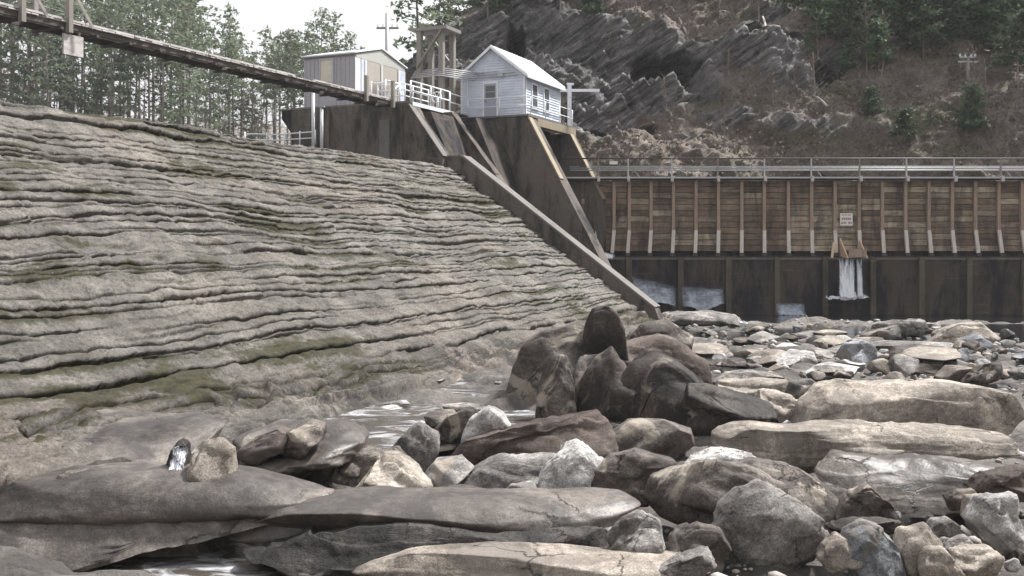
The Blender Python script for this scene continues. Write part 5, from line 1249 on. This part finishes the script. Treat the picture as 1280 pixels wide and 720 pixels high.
far_pines = [make_pine(700 + i, rg_h, st, nb, bl, 'pine', 7, .5, .22, 16) for i, (rg_h, st, nb, bl) in enumerate([(25, .66, 28, 2.9), (23, .55, 30, 2.7), (27, .70, 26, 3.1), (20, .40, 32, 2.9), (24, .72, 24, 2.6)])]
far_bare = [make_bare(730 + i, hh, .14) for i, hh in enumerate([17, 15, 19, 13])]
rg = np.random.RandomState(12)
def bank_z(X, Y):
    b = (Y - 112) / 170
    return 7.0 + b * 26 * float(sstep(60, -70, np.array(X - 20.0))) + 0.07 * max(-X - 20, 0) * b
cnt = 0
rows = [(114, 22, 1.0), (120, 26, 1.05), (128, 28, 1.12), (138, 30, 1.2), (150, 28, 1.28)]
for Y0, n, sc in rows:
    for j in range(n):
        x = -45 + (440 + 45) * (j + rg.uniform(.1, .9)) / n
        Y = Y0 + rg.uniform(-4, 4); X = (x - HX) * Y / F
        if x > 360 and Y0 > 140: continue
        sc2 = sc * rg.uniform(.85, 1.12) * float(np.interp(x, [0, 150, 240, 330, 400], [1.22, 1.08, .93, .80, .72]))
        zz = bank_z(X, Y) - .4
        where = 'left of the hanging board' if x < 70 else 'just right of the hanging board' if x < 170 else 'midway along the footbridge' if x < 290 else 'nearest the shed'
        if rg.rand() < .5:
            tree('pine_tree', far_pines[rg.randint(5)], (X, Y, zz), rg.uniform(0, 6.28), sc2, 'tall pine in the %s far-bank wood, %s' % ('nearest' if Y0 < 122 else 'middle' if Y0 < 133 else 'rearmost', where), 'pines on the far bank')
        else:
            tree('bare_tree', far_bare[rg.randint(4)], (X, Y, zz), rg.uniform(0, 6.28), sc2, 'leafless grey tree in the %s far-bank wood, %s' % ('nearest' if Y0 < 122 else 'middle' if Y0 < 133 else 'rearmost', where), 'bare trees on the far bank')
# scrub under the far wood: one mass
cs = []
for j in range(1500):
    x = rg.uniform(-60, 470); Y = 113 + 40 * rg.rand() ** 1.5; X = (x - HX) * Y / F
    cs.append((X, Y, bank_z(X, Y) + rg.uniform(0, 2.0) * (1 if x < 330 else .7)))
V, Fc = needle_cloud(cs, 9, .8, .55, rg, 0)
o = link('undergrowth', new_mesh('undergrowth', V, Fc, 3, False, [M['understorey']])); tag(o, 'pale scrub under the trees on the far bank', 'undergrowth', kind='stuff')

# slender pines beside the shed, rising out of the frame
slim = [make_pine(760, 22, .45, 26, 2.6, 'pine', 12, .45, .19, 12), make_pine(761, 21, .5, 30, 2.4, 'pine', 16, .42, .16, 10), make_pine(762, 19, .55, 30, 2.3, 'pine', 16, .42, .15, 10)]
for i, (x, Y, sc, lab) in enumerate([(524, 79, 1.0, 'slender pine left of the cliff edge, nearest the shed'), (547, 88, 1.0, 'slender pine rising behind the timber tower'), (562, 92, 1.02, 'third slender pine, closest to the cliff edge')]):
    X = (x - HX) * Y / F
    tree('pine_tree', slim[i], (X, Y, 7.5), i * 2.1, sc, lab, 'slender pines by the cliff')

# hillside evergreens and bare saplings
hp = [make_pine(780 + i, hh, st, 30, bl, 'pine_hill', 22, .42, .11, 3) for i, (hh, st, bl) in enumerate([(6.5, .3, 1.7), (5.0, .25, 1.6), (8.0, .35, 1.9)])]
hb = [make_bare(790 + i, hh, .08) for i, hh in enumerate([6, 4.5, 7.5])]
ev = [(1075,70,.8,0),(1110,55,.9,1),(1155,85,.8,2),(1205,60,.9,1),(1260,20,1.1,0),(1100,95,.6,2),(1150,30,1.0,1),(1050,30,.9,0),(1190,15,1.1,2),(1240,45,1.0,0),(1035,62,1.0,1),(1215,178,.72,0),(1140,60,1.0,2),(1190,45,1.0,0),(1245,75,1.0,1),(1085,40,.9,2),(1120,15,1.1,0),(1170,8,1.1,1),(1230,10,1.2,2),(1270,40,1.0,0),(1000,12,.8,1),(1060,95,.5,0),(955,8,.8,2),(1130,178,.55,1),(740,30,.7,0),(700,18,.8,2),(640,10,.8,1),(870,12,.8,0),(1275,110,.8,2),(1010,70,.4,1),(1090,150,.45,0),(610,30,.7,2)]
for x, y, sc, k_ in ev:
    p = hill_at(x, y)
    if (x, y) == (1035, 62): lab = 'brightest green pine above the pale rock outcrop on the hillside'
    elif (x, y) == (1215, 178): lab = 'lone small pine with a bare trunk right above the walkway'
    elif x > 1050: lab = 'dull green evergreen on the upper right of the hillside'
    else: lab = 'dull green evergreen clinging to the dark cliff'
    tree('hillside_pine', hp[k_], (p[0], p[1] + .3, p[2] - .5), x * 1.7, sc, lab, 'evergreens on the hillside')
for j in range(34):
    x, y = rg.uniform(700, 1285), rg.uniform(5, 185)
    p = hill_at(x, y)
    tree('bare_sapling', hb[rg.randint(3)], (p[0], p[1] + .2, p[2] - .4), rg.uniform(0, 6.28), rg.uniform(.45, 1.0), 'leafless sapling on the %s' % ('dark cliff behind the cottage' if x < 880 else 'slope above the white sign' if x < 1090 else 'brown slope at the far right'), 'bare saplings on the hillside')
for (x0, y0, x1, y1, lab) in ((1221,140,1233,160,'short pale dead log leaning on the brown hillside at the far right'), (838,10,858,45,'thin pale dead trunk leaning above the dark overhang'), (1015,120,1030,133,'pale broken stick on the hillside below the grey outcrop'), (952,22,956,42,'pale snag on top of the grey outcrop')):
    a_, b_ = hill_at(x0, y0), hill_at(x1, y1); a_ = a_ - np.array([0, .5, 0]); b_ = b_ - np.array([0, .5, 0])
    m_ = (a_ + b_) / 2 + np.array([.06, 0, .05])
    o = MB().tube([a_, m_, b_], [.07, .09, .11], 7).build('dead_log', M['bark_pale'], None, True); tag(o, lab, 'log')

# brush and leaf litter on the hillside: one mass each
rg = np.random.RandomState(31)
m = MB(); verts = []; 
sel = rg.randint(0, nv * nw, 26000)
hv = HP.reshape(-1, 3)[sel]; ux = HX + F * hv[:, 0] / hv[:, 1]; uy = HY - F * (hv[:, 2] - CAMZ) / hv[:, 1]
rk = rockm.ravel()[sel]
keep = (ux > 500) & (ux < 1330) & (uy > -60) & (uy < 235) & (rg.rand(len(sel)) > rk * 1.6) & (rg.rand(len(sel)) < .55)
hv = hv[keep]; gr_ = greenm.ravel()[sel][keep]; n = len(hv)
c = np.repeat(hv, 5, 0) + rg.normal(size=(n * 5, 3)) * np.array([.45, .3, .3]) + np.array([0, -.15, .1])
d = rg.normal(size=(n * 5, 3)); d[:, 2] = np.abs(d[:, 2]) * .8; d /= np.linalg.norm(d, axis=1, keepdims=True)
e_ = np.cross(d, rg.normal(size=(n * 5, 3))); e_ /= np.linalg.norm(e_, axis=1, keepdims=True) + 1e-9
s_ = rg.uniform(.10, .32, (n * 5, 1))
V = np.stack([c - e_ * s_ * .35, c + e_ * s_ * .35, c + d * s_], 1).reshape(-1, 3)
me = new_mesh('leaf_litter', V, np.arange(n * 15).reshape(-1, 3), 3, False, [M['litter']])
t_ = np.repeat(np.clip(gr_ + rg.uniform(-.45, .25, n), 0, 1), 5)[:, None]; br = rg.uniform(.45, 1.1, (n * 5, 1))
colr = ((1 - t_) * np.array([.19, .145, .118]) + t_ * np.array([.105, .115, .062])) * br
add_attr(me, 'tint', np.repeat(colr, 3, 0))
tag(link('leaf_litter', me), 'brown leaf litter and low plants covering the hillside', 'leaf litter', kind='stuff')
n = 1500; i_ = rg.randint(0, len(hv), n); tw_ = MB()
V, Fc = [], []
for p in hv[i_]:
    nbr = 6
    for j in range(nbr):
        d = rg.normal(size=3); d[2] = abs(d[2]) + .4; d /= np.linalg.norm(d); L_ = rg.uniform(.4, 1.5)
        q = p + d * L_; w_ = np.cross(d, rg.normal(size=3)); w_ /= np.linalg.norm(w_); k0 = len(V)
        w2 = np.cross(d, w_)
        V += [p + w_ * .02, p - w_ * .01 + w2 * .017, p - w_ * .01 - w2 * .017, q]; Fc += [(k0, k0 + 1, k0 + 3), (k0 + 1, k0 + 2, k0 + 3), (k0 + 2, k0, k0 + 3)]
me = new_mesh('brush', np.array(V), np.array(Fc), 3, False, [M['twig']])
tag(link('brush', me), 'tangle of bare brush on the hillside', 'brush', kind='stuff')

# ------------------------------------------------------------------ haze in the valley air
hz_ = MB().box((-425, -125, -4.2), (425, 625, 62)).build('haze', None)
hm = bpy.data.materials.new('valley_haze'); hm.use_nodes = True; hn = hm.node_tree
for n_ in list(hn.nodes):
    if n_.type == 'BSDF_PRINCIPLED': hn.nodes.remove(n_)
pv = hn.nodes.new('ShaderNodeVolumePrincipled'); pv.inputs['Color'].default_value = (0.95, 0.96, 1.0, 1); pv.inputs['Density'].default_value = 0.0003
hn.links.new(pv.outputs[0], hn.nodes['Material Output'].inputs['Volume'])
hz_.data.materials.append(hm); tag(hz_, 'thin pale haze filling the valley', 'haze', kind='stuff')
